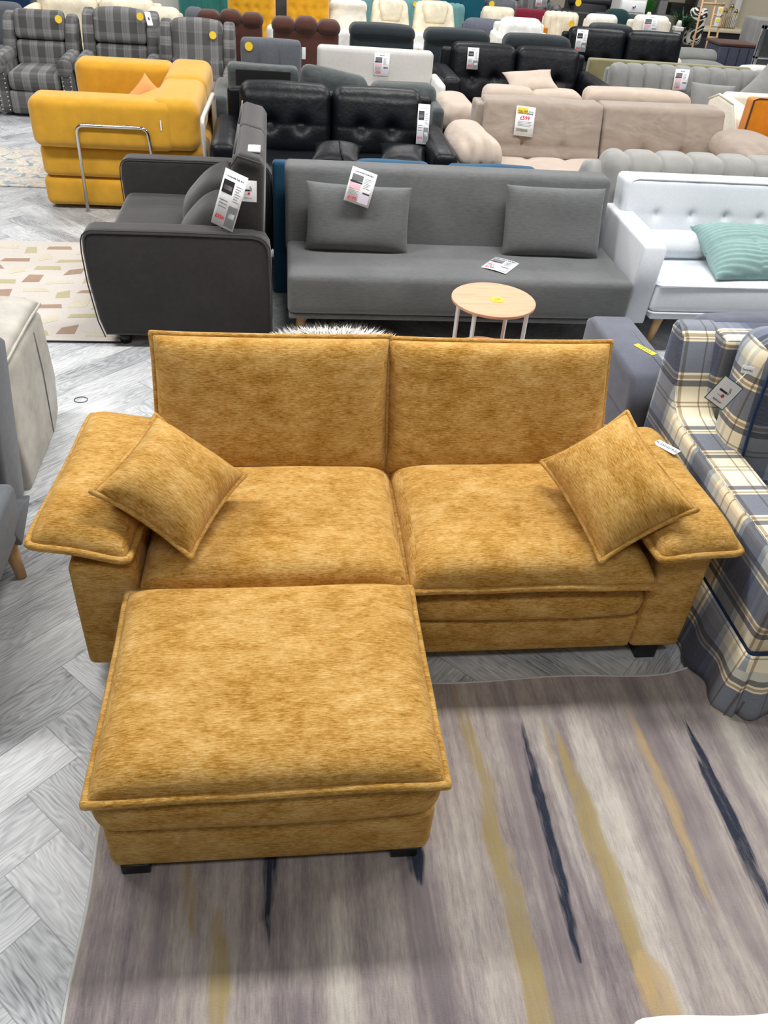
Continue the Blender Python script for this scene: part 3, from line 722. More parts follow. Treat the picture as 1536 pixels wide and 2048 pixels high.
# handwritten tape on the right arm pad
tp = MB(); tp.rb(-0.045, 0.045, -0.017, 0.017, 0, 0.001, 0.0004, 1)
ta = tp.build('handwritten_tape', 'paper', so, W=False, label='white tape with handwritten code'); ta.matrix_parent_inverse = Matrix.Identity(4)
ta.matrix_local = TR(1.262 - 0.35, 2.115 - SY, 0.594) @ RZ(-62) @ RY(-4) @ RX(6)
text('FLO501DXR20', 0.0135, 'ink', ta, TR(0, 0, 0.0015))

# ------------------------------------------------------------ mustard ottoman
ot = thing('mustard_ottoman', 'large mustard chenille footstool with piped top cushion in front of mustard sofa', 'footstool', (-0.03, 1.06, 0))
MB().rb(-0.436, 0.366, 1.072, 1.675, 0.032, 0.22, 0.03, 5, puff=(0.004, 0.006, 0), wr=0.002, wf=5, arc=3, resx=12).build('base', 'mustard', ot)
MB().rb(-0.450, 0.372, 1.055, 1.68, 0.205, 0.372, 0.06, 10, puff=(0.008, 0.014, 0.004), wr=0.004, wf=8, seed=9, arc=4).build('lower_cushion', 'mustard', ot)
b = MB(); b.pillow(0.795, 0.645, 0.14, n=40, pinch=0.008, a=8.0, b=0.42, wr=0.0035, seed=61, mat=TR(-0.036, 1.362, 0.382), asym=0.45)
tc = b.build('top_cushion', 'mustard', ot); p = MB(); p.tube(b.loop, 0.0115, True, 8); q = p.build('piping', 'mustard', tc); q.data.transform(Matrix.Translation(-Vector(ot.location)))
for x in (-0.375, 0.30):
    for y in (1.10, 1.63):
        MB().rb(x - 0.035, x + 0.035, y - 0.03, y + 0.03, 0.013, 0.05, 0.004, 1).build('foot', 'darkwood', ot, label='black square foot')

# ------------------------------------------------------------ front rug
rr = thing('striped_rug', 'mauve grey area rug with gold and navy brush strokes under the footstool', 'rug', (0, 0, 0))
def rug_surface(x0, x1, y0, y1, nx, ny, z=0.010):
    V = []; F = []
    for j in range(ny + 1):
        for i in range(nx + 1):
            x = x0 + (x1 - x0) * i / nx; y = y0 + (y1 - y0) * j / ny
            v = j / ny
            yy = y + (0.035 * math.exp(-((x - 1.42) / 0.13) ** 2) + 0.006 * math.sin(x * 9)) * v ** 6 + 0.012 * math.exp(-((x + 0.0) / 0.3) ** 2) * v ** 4
            zz_ = z + 0.008 * math.exp(-((x - 1.40) / 0.12) ** 2 - ((y - 1.6) / 0.12) ** 2) + 0.0015 * math.sin(x * 11 + y * 6)
            V.append((x + 0.004 * math.sin(y * 14), yy, zz_))
    for j in range(ny):
        for i in range(nx):
            a = j * (nx + 1) + i; F.append((a, a + 1, a + nx + 2, a + nx + 1))
    return V, F, nx, ny
V, F, nx, ny = rug_surface(-0.485, 1.9, 0.30, 1.645, 90, 60)
b = MB(); b.add(V, F); pile = b.build('pile', 'rugpaint', rr)
edge = [V[j * (nx + 1)] for j in range(ny + 1)] + [V[ny * (nx + 1) + i] for i in range(1, nx + 1)] + [V[j * (nx + 1) + nx] for j in range(ny - 1, -1, -1)] + [V[i] for i in range(nx - 1, 0, -1)]
b = MB(); b.tube([(x, y, z - 0.004) for x, y, z in edge], 0.0055, True, 6); b.build('binding', 'binding', rr, label='pale grey stitched edge')

# ------------------------------------------------------------ small floor ring
b = MB(); b.tube([(-0.939 + 0.03 * math.cos(a), 3.408 + 0.026 * math.sin(a), 0.002) for a in np.linspace(0, 2 * PI, 25)[:-1]], 0.0016, True, 6)
tag(b.build('elastic_band', 'ink'), 'thin dark elastic band lying on bare floor left of mustard sofa', 'elastic band')

# ------------------------------------------------------------ white bed sheet corner in the foreground
be = thing('white_bed', 'bed with crumpled white cotton sheet at the bottom right corner', 'bed', (0.9, 0.1, 0))
def sheetf(P, U, N):
    P[:, 1] += 0.008 * np.sin(P[:, 0] * 19) * (U[:, 1] > 0.5); P[:, 2] += 0.006 * np.sin(P[:, 0] * 23 + P[:, 1] * 9) * (U[:, 2] > 0.5); return P
MB().rb(0.60, 1.9, -0.6, 0.512, 0.28, 0.45, 0.03, 30, fn=sheetf).build('mattress', 'sheet', be)
MB().rb(0.63, 1.88, -0.58, 0.48, 0.05, 0.28, 0.02, 2).build('base', 'whitegrey', be)

# ------------------------------------------------------------ left: putty leather sofa arm and cool grey sofa bed
lb = thing('putty_leather_seat', 'putty grey leather sofa at left edge with piped pale seat pad', 'sofa', (-1.5, 2.75, 0))
MB().prism([(2.70, 0.0), (3.15, 0.0), (3.245, 0.05), (3.30, 0.20), (3.27, 0.50), (2.70, 0.50)], -2.1, -0.995, 'x', 0.02).build('body', 'boxc', lb)
b = MB(); b.pillow(1.10, 0.60, 0.10, n=24, pinch=0.006, a=10, b=0.4, wr=0.002, seed=4, mat=TR(-1.55, 2.975, 0.535), asym=0.5)
sp_ = b.build('seat_pad', 'boxc', lb, label='paler smooth leather seat pad'); p = MB(); p.tube(b.loop, 0.006, True, 8); q = p.build('piping', 'boxc', sp_); q.data.transform(Matrix.Translation(-Vector(lb.location)))
for yy in (3.12,):
    b = MB(); b.tube([(-0.9935, yy, 0.48), (-0.9915, yy + 0.005, 0.3), (-0.9935, yy - 0.02, 0.02)], 0.0022, False, 6); b.build('seam', 'greyprint', lb, label='dark stitched vertical seam')
ls = thing('grey_sofa_bed', 'cool grey sofa bed with beech leg at left edge before putty leather sofa', 'sofa bed', (-1.5, 2.2, 0))
MB().prism([(2.29, 0.30), (2.36, 0.17), (2.45, 0.17), (2.62, 0.70), (2.56, 0.75), (2.44, 0.74)], -2.1, -0.928, 'x', 0.02).build('backrest', 'lsofa', ls)
MB().rb(-2.1, -0.900, 1.62, 2.30, 0.155, 0.335, 0.025, 4, puff=(0.004, 0, 0.01)).build('seat', 'lsofa', ls)
MB().prism([(2.22, 0.12), (2.34, 0.17), (2.40, 0.20), (2.30, 0.23), (2.18, 0.2)], -2.0, -0.895, 'x', 0.008).build('hinge_panel', 'lsofa', ls)
for y0, y1 in ((2.24, 2.19), (1.70, 1.66)):
    MB().cyl((-0.955, y0, 0.18), (-0.915, y1, 0), 0.03, 0.017, 20).build('leg', 'legwood', ls, label='tapered beech leg')

# ------------------------------------------------------------ cream rug with shapes (left) and floral rug
cr = thing('patterned_rug', 'oatmeal rug with scattered rust and olive shapes behind putty leather seat', 'rug', (-1.8, 4.7, 0))
b = MB(); b.rb(-2.7, -0.80, 4.0, 5.42, 0.0, 0.010, 0.004, 2); b.build('pile', 'rugbase', cr)
rs = random.Random(5); k = 0
gx = 0
for i in range(12):
    for j in range(8):
        cx = -2.62 + i * 0.165 + (0.05 if j % 2 else 0); cy = 4.10 + j * 0.168 + (0.03 if i % 2 else -0.02)
        if cx > -0.86 or cy > 5.36: continue
        horiz = (i + j) % 2 == 0; l, w_ = (0.080, 0.030) if horiz else (0.042, 0.058); sh = rs.uniform(-0.02, 0.02)
        q_ = [(cx - l + sh, cy - w_), (cx + l, cy - w_ * rs.uniform(0.2, 1)), (cx + l * 0.8 - sh, cy + w_), (cx - l * 0.9, cy + w_ * rs.uniform(0.3, 1))]
        b = MB(); b.add([(x, y, 0.0112) for x, y in q_] + [(x, y, 0.009) for x, y in q_], [(0, 1, 2, 3), (0, 4, 5, 1), (1, 5, 6, 2), (2, 6, 7, 3), (3, 7, 4, 0)], False)
        k += 1
        if k <= 99: b.build('shape', ('rugbrown', 'rugolive', 'rugsand')[(i * 2 + j) % 3], cr)
b = MB(); b.tube([(-2.7, 3.997, 0.005), (-0.80, 3.997, 0.005)], 0.005, False, 6); b.build('edge_binding', 'ink', cr, label='dark bound edge')
b = MB(); b.rb(-3.2, -1.55, 6.56, 7.62, 0.0, 0.010, 0.004, 2); fr = b.build('floral_rug', 'rugfloral'); tag(fr, 'faded blue and cream medallion rug left of yellow sofa bed', 'rug')

# ------------------------------------------------------------ charcoal sofa facing left
ch = thing('charcoal_sofa', 'charcoal brushed fabric sofa bed seen from its arm, left of grey linen sofa bed', 'sofa', (-0.5, 3.95, 0))
def archarm(y0, y1):
    b = MB(); b.prism([(-0.905, 0.06), (-0.075, 0.06), (-0.052, 0.09), (-0.050, 0.35), (-0.052, 0.50), (-0.058, 0.55), (-0.075, 0.58), (-0.10, 0.598), (-0.14, 0.607), (-0.50, 0.611), (-0.90, 0.609), (-0.925, 0.602), (-0.943, 0.585), (-0.952, 0.56), (-0.957, 0.50), (-0.952, 0.35), (-0.93, 0.15)], y0, y1, 'y', 0.035, 5, seg=3)
    return b
archarm(3.945, 4.10).build('armrest', 'charcoal', ch); archarm(5.18, 5.33).build('armrest', 'charcoal', ch)
for yy in (3.945, 5.18):
    b = MB(); b.tube([(-0.905, yy, 0.06), (-0.93, yy, 0.15), (-0.952, yy, 0.35), (-0.957, yy, 0.50), (-0.952, yy, 0.56), (-0.943, yy, 0.585), (-0.925, yy, 0.602), (-0.90, yy, 0.61), (-0.5, yy, 0.612), (-0.14, yy, 0.608), (-0.10, yy, 0.598), (-0.075, yy, 0.58), (-0.056, yy, 0.55), (-0.05, yy, 0.35), (-0.052, yy, 0.09)], 0.0035, False, 6); b.build('piping', 'charcoal', ch)
MB().rb(-0.93, -0.20, 4.09, 5.19, 0.22, 0.42, 0.04, 8, puff=(0.01, 0, 0.012), wr=0.002).build('seat', 'charcoal', ch)
MB().rb(-0.91, -0.12, 4.09, 5.19, 0.08, 0.22, 0.02, 2).build('base', 'charcoal', ch)
for y0, y1, sd in ((4.04, 4.63, 5), (4.63, 5.2, 6)):
    b = MB(); b.prism([(-0.30, 0.42), (-0.09, 0.42), (-0.075, 0.90), (-0.10, 0.935), (-0.19, 0.955), (-0.225, 0.93), (-0.315, 0.50)], y0, y1, 'y', 0.03, seg=10)
    V_ = b.V[0]; V_[:, 0] += wav(V_, 5, sd) * 0.006; V_[:, 2] += wav(V_, 4, sd + 2) * 0.005
    b.build('back_cushion', 'charcoal', ch)
    b = MB(); b.tube([(-0.215, y0 + 0.02, 0.955), (-0.21, (y0 + y1) / 2, 0.962), (-0.215, y1 - 0.02, 0.955)], 0.005, False, 6); b.build('piping', 'charcoal', ch)
b = MB(); b.tube([(-0.315, 4.032, 0.45), (-0.235, 4.03, 0.9), (-0.2, 4.03, 0.95), (-0.09, 4.03, 0.92)], 0.005, False, 6); b.build('piping', 'charcoal', ch)
for x, y in ((-0.82, 4.02), (-0.16, 4.02), (-0.82, 5.25), (-0.16, 5.25)): MB().cyl((x, y, 0.06), (x, y, 0), 0.035, 0.03, 20).build('foot', 'blackp', ch, label='round black plastic foot')
b = MB(); b.rb(-0.0535, -0.0475, 4.0, 4.03, 0.09, 0.14, 0.001, 1); b.build('care_tag', 'paper', ch)
b = MB(); b.rb(-0.155, -0.095, 4.13, 4.24, 0.944, 0.953, 0.003, 1); b.build('paper_sticker', 'paper', ch, label='small white paper sticker on top of backrest')
mc, wc, hc = quadm((-0.30, 4.75, 0.72), (-0.52, 4.82, 0.46), (-0.50, 4.42, 0.45), (-0.27, 4.36, 0.71))
scatter('scatter_cushion', 'charcoal cushion on far half of charcoal sofa seat', mc, 0.40, 0.36, 0.17, 'charcoal', 71, False)
mc, wc, hc = quadm((-0.32, 4.42, 0.66), (-0.50, 4.40, 0.45), (-0.46, 4.06, 0.44), (-0.29, 4.08, 0.66))
scatter('scatter_cushion', 'charcoal cushion on near half of charcoal sofa seat beside the price strip', mc, 0.38, 0.34, 0.17, 'charcoal', 73, False)
card(frame3((-0.245, 3.985, 0.76), (-0.17, 3.96, 0.735), (-0.205, 3.99, 0.95)), 0.115, 0.27, 'tall white price strip reading £350 on charcoal sofa backrest', 'Convertible Sofa Bed', '£350', 'strip')
def firetag(mtx, s_, label, border=None):
    b = MB(); b.rb(-s_ / 2, s_ / 2, -s_ * 0.6, s_ * 0.6, 0, 0.0015, 0.0005, 1); o = b.build('hang_tag', border or 'paper'); o.matrix_world = mtx; tag(o, label, 'tag', 'fire safety swing tags')
    def blk(x0, x1, y0, y1, mat, z=0.0016): bb = MB(); bb.rb(x0 * s_, x1 * s_, y0 * s_, y1 * s_, 0.001, z + 0.0006, 0.0003, 1); return bb.build('print', mat, o, W=False)
    if border: blk(-0.46, 0.46, -0.56, 0.56, 'paper', 0.0014)
    blk(-0.26, 0.12, 0.0, 0.09, 'ink', 0.0022); blk(0.14, 0.2, 0.0, 0.09, 'greyprint', 0.0022)
    for k in range(2):
        t_ = MB(); t_.tube([(s_ * (0.08 + 0.05 * k), s_ * 0.29, 0.003), (s_ * (0.12 + 0.05 * k), s_ * 0.2, 0.003), (s_ * (0.17 + 0.05 * k), s_ * 0.12, 0.003)], s_ * 0.014, False, 6); t_.build('print', 'greyprint', o, W=False)
    f_ = MB(); f_.disc((s_ * 0.05, -s_ * 0.13, 0.0032), s_ * 0.075, 0.001, 16, 0.0002); f_.build('print', 'red', o, W=False)
    t_ = MB(); t_.tube([(-s_ * 0.2, -s_ * 0.17, 0.003), (s_ * 0.0, -s_ * 0.17, 0.003)], s_ * 0.008, False, 6); t_.build('print', 'ink', o, W=False)
    text('RESISTANT', s_ * 0.09, 'ink', o, TR(0, -0.40 * s_, 0.0032)); return o
firetag(TR(-0.155, 4.010, 0.80) @ RY(2) @ RX(90), 0.082, 'square white fire safety tag beside price strip on charcoal sofa')

# ------------------------------------------------------------ grey linen sofa bed
gs = thing('grey_sofa_bed', 'grey linen armless sofa bed with beech legs behind mustard sofa', 'sofa bed', (0.94, 3.92, 0))
MB().rb(0.03, 1.86, 3.92, 4.52, 0.215, 0.425, 0.03, 6, puff=(0.0, 0.012, 0.006), wr=0.001, resx=20, arc=3).build('seat', 'grey', gs)
b = MB(); b.rb(0.022, 1.825, 4.40, 4.56, 0.36, 0.80, 0.03, 6, puff=(0, 0.012, 0.003), wr=0.001, resx=20, arc=3); P = b.V[0]; P[:, 1] += (P[:, 2] - 0.36) / 0.44 * 0.07
b.build('backrest', 'grey', gs)
MB().rb(0.035, 1.855, 3.925, 4.5, 0.19, 0.215, 0.008, 2).build('under_frame', 'grey', gs)
for x, dx in ((0.11, -0.035), (1.80, 0.03)):
    for y in (4.0, 4.42): MB().cyl((x, y, 0.2), (x + dx, y + (0.03 if y > 4.1 else 0.02), 0), 0.03, 0.017, 16).build('leg', 'legwood', gs, label='tapered beech leg')
m1, w1, h1 = quadm((0.145, 4.375, 0.755), (0.12, 4.28, 0.425), (0.675, 4.28, 0.425), (0.695, 4.375, 0.725))
scatter('rectangular_cushion', 'grey linen rectangular cushion under a price card on left of grey sofa bed', m1, w1, h1 + 0.01, 0.14, 'grey', 81, False, 'grey linen cushions', a=5, pinch=0.03, wr=0.011)
m1, w1, h1 = quadm((1.22, 4.39, 0.765), (1.20, 4.29, 0.425), (1.76, 4.29, 0.425), (1.765, 4.40, 0.76))
scatter('rectangular_cushion', 'grey linen rectangular cushion without card on right of grey sofa bed', m1, w1, h1 + 0.01, 0.14, 'grey', 83, False, 'grey linen cushions', a=5, pinch=0.02, wr=0.013)
card(TR(0.408, 4.262, 0.765) @ RY(17) @ RX(68) , 0.135, 0.17, 'white price card reading £199 leaning on left grey cushion', 'Convertible Sofa Bed', '£199')
card(TR(1.165, 4.115, 0.4365) @ RZ(-36), 0.145, 0.19, 'white price card reading £199 lying flat on grey sofa bed seat', 'Convertible Sofa Bed', '£199')

# ------------------------------------------------------------ round side table
st = thing('side_table', 'round two tier beech side table with white metal legs behind mustard sofa', 'side table', (0.985, 3.5, 0))
b = MB(); b.disc((0.985, 3.5, 0.505), 0.198, 0.014, 72); tt = b.build('tabletop', 'tabletop', st)
b = MB(); b.disc((0.985, 3.5, 0.235), 0.165, 0.014, 72); b.build('shelf', 'tabletop', st)
for k in range(4):
    a = math.radians(50 + 90 * k); x, y = 0.985 + 0.178 * math.cos(a), 3.5 + 0.178 * math.sin(a)
    b = MB(); b.rb(-0.008, 0.008, -0.008, 0.008, 0, 0.492, 0.002, 1, mat=TR(x, y, 0.246 - 0.246) @ RZ(50 + 90 * k)); 
    b.build('leg', 'whitemetal', st)
starburst(TR(1.0 - 0.985, 3.49 - 3.5, 0.506) @ RZ(35), 0.034, st, mat='label', txt='£30', label='bright yellow starburst price sticker')

# ------------------------------------------------------------ sheepskin rug
def sheepskin():
    rs = np.random.RandomState(4); V = []; F = []
    for i in range(9000):
        a = rs.rand() * 6.283; q = math.sqrt(rs.rand()); x = 0.27 + 0.36 * q * math.cos(a); y = 3.74 + 0.32 * q * math.sin(a)
        l = 0.06 + 0.07 * rs.rand(); da = rs.rand() * 6.283; dx, dy = math.cos(da) * l * 0.5 + 0.02 * math.cos(a), math.sin(da) * l * 0.5; w_ = 0.006
        px, py = -math.sin(da) * w_, math.cos(da) * w_; h0 = 0.02 + 0.07 * (1 - q * q)
        k = len(V); V += [(x - px, y - py, h0), (x + px, y + py, h0), (x + dx * 0.5 + px * 0.8, y + dy * 0.5 + py * 0.8, h0 + l * 0.55), (x + dx * 0.5 - px * 0.8, y + dy * 0.5 - py * 0.8, h0 + l * 0.55), (x + dx, y + dy, h0 + l * 0.7)]
        F += [(k, k + 1, k + 2, k + 3), (k + 3, k + 2, k + 4)]
    n = 36; c0 = len(V); V.append((0.27, 3.70, 0.075))
    for ring, (rr_, zz_) in enumerate(((0.18, 0.06), (0.3, 0.035), (0.36, 0.0))):
        for i in range(n): a = 2 * PI * i / n; V.append((0.27 + rr_ * math.cos(a), 3.74 + rr_ * 0.9 * math.sin(a), zz_ + 0.002))
    for i in range(n):
        j = (i + 1) % n; F.append((c0, c0 + 1 + i, c0 + 1 + j))
        for r_ in range(2): F.append((c0 + 1 + r_ * n + i, c0 + 1 + (r_ + 1) * n + i, c0 + 1 + (r_ + 1) * n + j, c0 + 1 + r_ * n + j))
    b = MB(); b.add(V, F); o = b.build('sheepskin_rug', 'fur'); tag(o, 'fluffy white sheepskin rug on the floor between mustard sofa and grey sofa bed', 'rug', kind=None)
sheepskin()

# ------------------------------------------------------------ petrol blue sofa behind the grey one
bs = thing('blue_sofa', 'petrol blue velvet sofa hidden behind grey linen sofa bed', 'sofa', (0.8, 4.7, 0))
MB().rb(-0.045, 1.72, 4.69, 4.77, 0.0, 0.757, 0.02, 4).build('backrest', 'blue', bs)
MB().rb(-0.03, 1.70, 4.78, 5.42, 0.06, 0.40, 0.03, 4).build('seat', 'blue', bs)
for x in (-0.04, 1.60): MB().rb(x, x + 0.12, 4.78, 5.42, 0.05, 0.58, 0.04, 3).build('armrest', 'blue', bs)
for c, w_, t_ in ((0.66, 0.46, 0.716), (1.26, 0.56, 0.716)):
    b = MB(); b.rb(c - w_ / 2, c + w_ / 2, 4.88, 5.02, 0.38, t_, 0.05, 8, puff=(0, 0, 0.012), wr=0.007, wf=9, seed=int(c * 10)); b.build('back_cushion', 'blue', bs)

# ------------------------------------------------------------ white sofa right
ws = thing('white_sofa', 'white linen tufted sofa with tapered wooden leg right of grey sofa bed', 'sofa', (2.6, 3.98, 0))
MB().rb(2.02, 3.35, 3.985, 4.6, 0.20, 0.245, 0.01, 2).build('under_frame', 'white', ws)
MB().rb(2.005, 3.36, 3.975, 4.58, 0.245, 0.41, 0.03, 8, puff=(0, 0.01, 0.012), wr=0.001, resx=16, arc=3).build('seat', 'white', ws)
for z, y in ((0.40, 3.968), (0.243, 3.972)):
    b = MB(); b.tube([(2.01, 4.5, z), (2.01, y + 0.02, z), (2.03, y, z), (3.35, y, z)], 0.0055, False, 8); b.build('piping', 'white', ws)
pts = [(x - 2.66, 0.01) for x in (2.14, 2.35, 2.56, 2.77, 2.98, 3.19)]
b = MB(); b.rb(1.92, 3.40, 4.52, 4.68, 0.40, 0.80, 0.03, 24, fn=tufts(pts, 0.018, 0.018, lines=[('x', p_[0]) for p_ in pts] + [('z', 0.01)], ld=0.003, lw=0.02), resx=110); P = b.V[0]; P[:, 1] += (P[:, 2] - 0.8) * 0.18
b.build('backrest', 'white', ws)
b = MB(); b.tube([(1.945, 4.455, 0.42), (1.945, 4.515, 0.74), (1.965, 4.522, 0.785), (2.0, 4.525, 0.796), (3.3, 4.525, 0.796)], 0.006, False, 8); b.build('piping', 'white', ws)
b = MB(); b.prism([(4.0, 0.17), (4.62, 0.17), (4.64, 0.61), (4.62, 0.63), (3.99, 0.615), (3.965, 0.595)], 1.878, 2.005, 'x', 0.015); b.build('armrest', 'white', ws)
b = MB(); b.prism([(4.0, 0.17), (4.62, 0.17), (4.64, 0.61), (4.62, 0.63), (3.99, 0.615), (3.965, 0.595)], 3.36, 3.49, 'x', 0.015); b.build('armrest', 'white', ws)
for x, dx in ((2.13, -0.02), (3.3, 0.02)):
    for y in (4.08, 4.55): MB().cyl((x, y, 0.2), (x + dx, y + 0.02, 0), 0.028, 0.016, 16).build('leg', 'legwood', ws, label='tapered wooden leg')
b = MB(); b.rb(2.02, 2.44, 4.30, 4.45, 0.41, 0.555, 0.07, 4, puff=(0.01, 0.01, 0.01), arc=5); bo = b.build('bolster', 'white'); tag(bo, 'white cylindrical bolster at left end of white sofa', 'cushion')
mn = thing('corduroy_cushion', 'mint green corduroy patchwork cushion lying on white sofa', 'cushion', (2.6, 4.22, 0.45))
def ribs(P):
    q1 = (P[:, 0] < 0) ^ (P[:, 1] < 0); s_ = np.where(q1, np.sin(P[:, 1] * 2 * PI / 0.024), np.sin(P[:, 1] * 2 * PI / 0.03 + P[:, 0] * 30))
    return s_
mt = TR(0.0, 0.0, 0.055) @ RZ(3) @ RX(19)
b = MB(); b.pillow(0.52, 0.42, 0.20, n=90, m=90, pinch=0.04, a=3.5, b=0.55, wr=0.010, seed=77, ear=0.04)
P = b.V[0]; P[:, 2] += ribs(P) * 0.004 * np.sign(P[:, 2] + 1e-6); P[:, 2] -= 0.012 * np.exp(-(P[:, 1] / 0.012) ** 2) * np.sign(P[:, 2])
b.V[0] = (np.array(mt.to_3x3()) @ P.T).T + np.array(mt.translation); b.build('cover', 'mint', mn, W=False)

# ------------------------------------------------------------ grey channel sofa behind the white sofa
c2 = thing('channel_sofa', 'stone grey velvet channel back sofa directly behind white sofa', 'sofa', (2.8, 4.75, 0))
def chf(P, U, N):
    g = np.zeros(len(P))
    for x in np.arange(-1.2, 1.2, 0.195): g = np.maximum(g, np.exp(-np.abs(P[:, 0] - x - 0.04) / 0.014))
    return P - N * (g * 0.036)[:, None]
b = MB(); b.rb(1.88, 4.1, 4.74, 4.98, 0.30, 0.862, 0.085, 8, fn=chf, resx=220, arc=4); P = b.V[0]; P[:, 1] += (P[:, 2] - 0.86) * 0.15; b.build('backrest', 'velvet2', c2)
b = MB(); b.prism([(4.72, 0.05), (5.5, 0.05), (5.5, 0.5), (5.1, 0.6), (4.97, 0.78), (4.86, 0.80), (4.78, 0.72)], 1.80, 1.96, 'x', 0.05, 4); b.build('armrest', 'velvet2', c2)
MB().rb(1.95, 4.0, 4.95, 5.5, 0.05, 0.42, 0.03, 3).build('seat', 'velvet2', c2)

# ------------------------------------------------------------ blue grey chair (right)
bg = thing('blue_grey_armchair', 'blue grey suede armchair with yellow tape label beside blue plaid sofa', 'armchair', (1.6, 2.8, 0))
b = MB(); b.prism([(2.58, 0.0), (3.14, 0.0), (3.17, 0.30), (3.165, 0.57), (3.12, 0.60), (2.64, 0.60), (2.59, 0.585), (2.565, 0.45)], 1.318, 1.50, 'x', 0.02, seg=3); b.build('armrest', 'bluegrey', bg)
b = MB(); b.tube([(1.318, 2.60, 0.43), (1.318, 3.14, 0.43)], 0.002, False, 6); b.build('seam', 'bluegrey', bg)
b = MB(); b.tube([(1.455, 2.65, 0.600), (1.455, 3.10, 0.600)], 0.002, False, 6); b.build('seam', 'bluegrey', bg)
MB().rb(1.50, 2.1, 2.66, 3.15, 0.10, 0.38, 0.04, 5, puff=(0, 0, 0.02)).build('seat', 'bluegrey', bg)
MB().rb(2.1, 2.28, 2.58, 3.16, 0.02, 0.60, 0.04, 3).build('armrest', 'bluegrey', bg)
b = MB(); b.rb(1.54, 2.12, 2.60, 2.76, 0.30, 0.80, 0.06, 10, puff=(0, 0.02, 0.02), wr=0.006, wf=6, seed=4); b.build('back_cushion', 'bluegrey', bg)
b = MB(); b.rb(-0.05, 0.05, -0.014, 0.014, 0, 0.001, 0.0004, 1); yt = b.build('tape_label', 'label', bg, W=False, label='yellow tape with handwritten code'); yt.matrix_local = TR(1.445 - 1.6, 2.81 - 2.8, 0.6015) @ RZ(-62); text('XVNS5', 0.021, 'ink', yt, TR(0, 0, 0.0015))

# ------------------------------------------------------------ blue plaid sofa (right edge)
ps = thing('plaid_sofa', 'blue and cream plaid slipcovered sofa with pleated skirt at right edge', 'sofa', (1.9, 1.5, 0))
arm = [(1.50, 0.26), (2.52, 0.26), (2.54, 0.84), (2.53, 0.86), (2.48, 0.855), (2.44, 0.83), (2.385, 0.66), (2.36, 0.615), (2.32, 0.59), (2.25, 0.58), (1.54, 0.58), (1.505, 0.565)]
b = MB(); b.prism(arm, 1.375, 1.535, 'x', 0.022, 3, seg=6); b.build('armrest', 'plaid', ps)
b = MB(); b.prism(arm, 2.5, 2.66, 'x', 0.03, 3); b.build('armrest', 'plaid', ps)
b = MB(); b.rb(1.50, 2.55, 2.38, 2.54, 0.26, 0.858, 0.03, 6, seed=3); P = b.V[0]; P[:, 1] += (P[:, 2] - 0.85) * 0.08; b.build('backrest', 'plaid', ps)
MB().rb(1.53, 2.51, 1.53, 2.40, 0.26, 0.42, 0.04, 8, puff=(0, 0.01, 0.02)).build('seat_cushion', 'plaid', ps)
b = MB(); b.rb(1.50, 2.12, 2.14, 2.34, 0.40, 0.945, 0.07, 12, puff=(0.01, 0.02, 0.02), wr=0.006, wf=5, seed=7, arc=4); P = b.V[0]; P[:, 1] += (P[:, 2] - 0.95) * 0.12; bc_ = b.build('back_cushion', 'plaid', ps, uvoff=(0.12, 0.03))
b = MB(); b.tube([(1.53, 2.07, 0.43), (1.525, 2.115, 0.72), (1.535, 2.135, 0.88), (1.58, 2.14, 0.935), (1.65, 2.14, 0.955), (2.0, 2.14, 0.955)], 0.006, False, 8); q = b.build('piping', 'navy', bc_); q.data.transform(Matrix.Translation(-Vector(ps.location)))
b = MB(); b.tube([(1.382, 2.52, 0.262), (1.382, 1.505, 0.262), (1.40, 1.495, 0.262), (2.6, 1.495, 0.262)], 0.006, False, 8); b.build('piping', 'navy', ps)
b = MB(); b.tube([(1.3835, 1.51, 0.57), (1.383, 1.54, 0.584), (1.383, 2.25, 0.584), (1.383, 2.32, 0.594), (1.383, 2.36, 0.62), (1.383, 2.40, 0.68), (1.383, 2.46, 0.84), (1.383, 2.5, 0.863)], 0.0018, False, 6); b.build('seam', 'plaid', ps)
def skirt():
    path = []
    for i in range(60): path.append((1.378, 2.52 - 1.02 * i / 59, -1, 0, i / 59))
    for i in range(60): path.append((1.385 + 1.25 * i / 59, 1.495, 0, -1, i / 59))
    V = []; F = []; n = 9
    for (x, y, nx_, ny_, u) in path:
        cr_ = 0.012 * math.sin(u * 40) + 0.010 * math.sin(u * 17 + 1)
        pleat = 0
        for pc in ((0.45,) if nx_ else (0.02, 0.3)): pleat += -0.035 * math.exp(-((u - pc) / 0.012) ** 2)
        for j in range(n):
            t_ = j / (n - 1); off = 0.004 + t_ * (0.030 + cr_ + pleat) 
            if nx_ : off = 0.004 + t_ * (0.028 + cr_ + pleat)
            V.append((x + nx_ * off, y + ny_ * off, 0.262 - t_ * (0.25 - 0.008 * math.sin(u * 23))))
    m_ = len(path)
    for i in range(m_ - 1):
        for j in range(n - 1):
            a = i * n + j; F.append((a, a + n, a + n + 1, a + 1))
    b = MB(); b.add(V, F); o = b.build('skirt', 'plaid', ps, label='loose pleated plaid valance'); md = o.modifiers.new('thick', 'SOLIDIFY'); md.thickness = 0.004
skirt()
b = MB(); b.rb(-0.018, 0.018, -0.012, 0.012, 0, 0.002, 0.0005, 1); lt = b.build('sewn_label', 'paper', ps, W=False); lt.matrix_local = TR(1.452 - 1.9, 2.13 - 1.5, 0.875) @ RZ(-25) @ RX(70); text('Serenity', 0.0095, 'ink', lt, TR(0, 0, 0.0024))
tg = firetag(frame3((1.352, 2.055, 0.835), (1.40, 2.04, 0.808), (1.37, 2.065, 0.92)), 0.075, 'square white green edged fire safety tag on a string against blue plaid sofa', 'green')
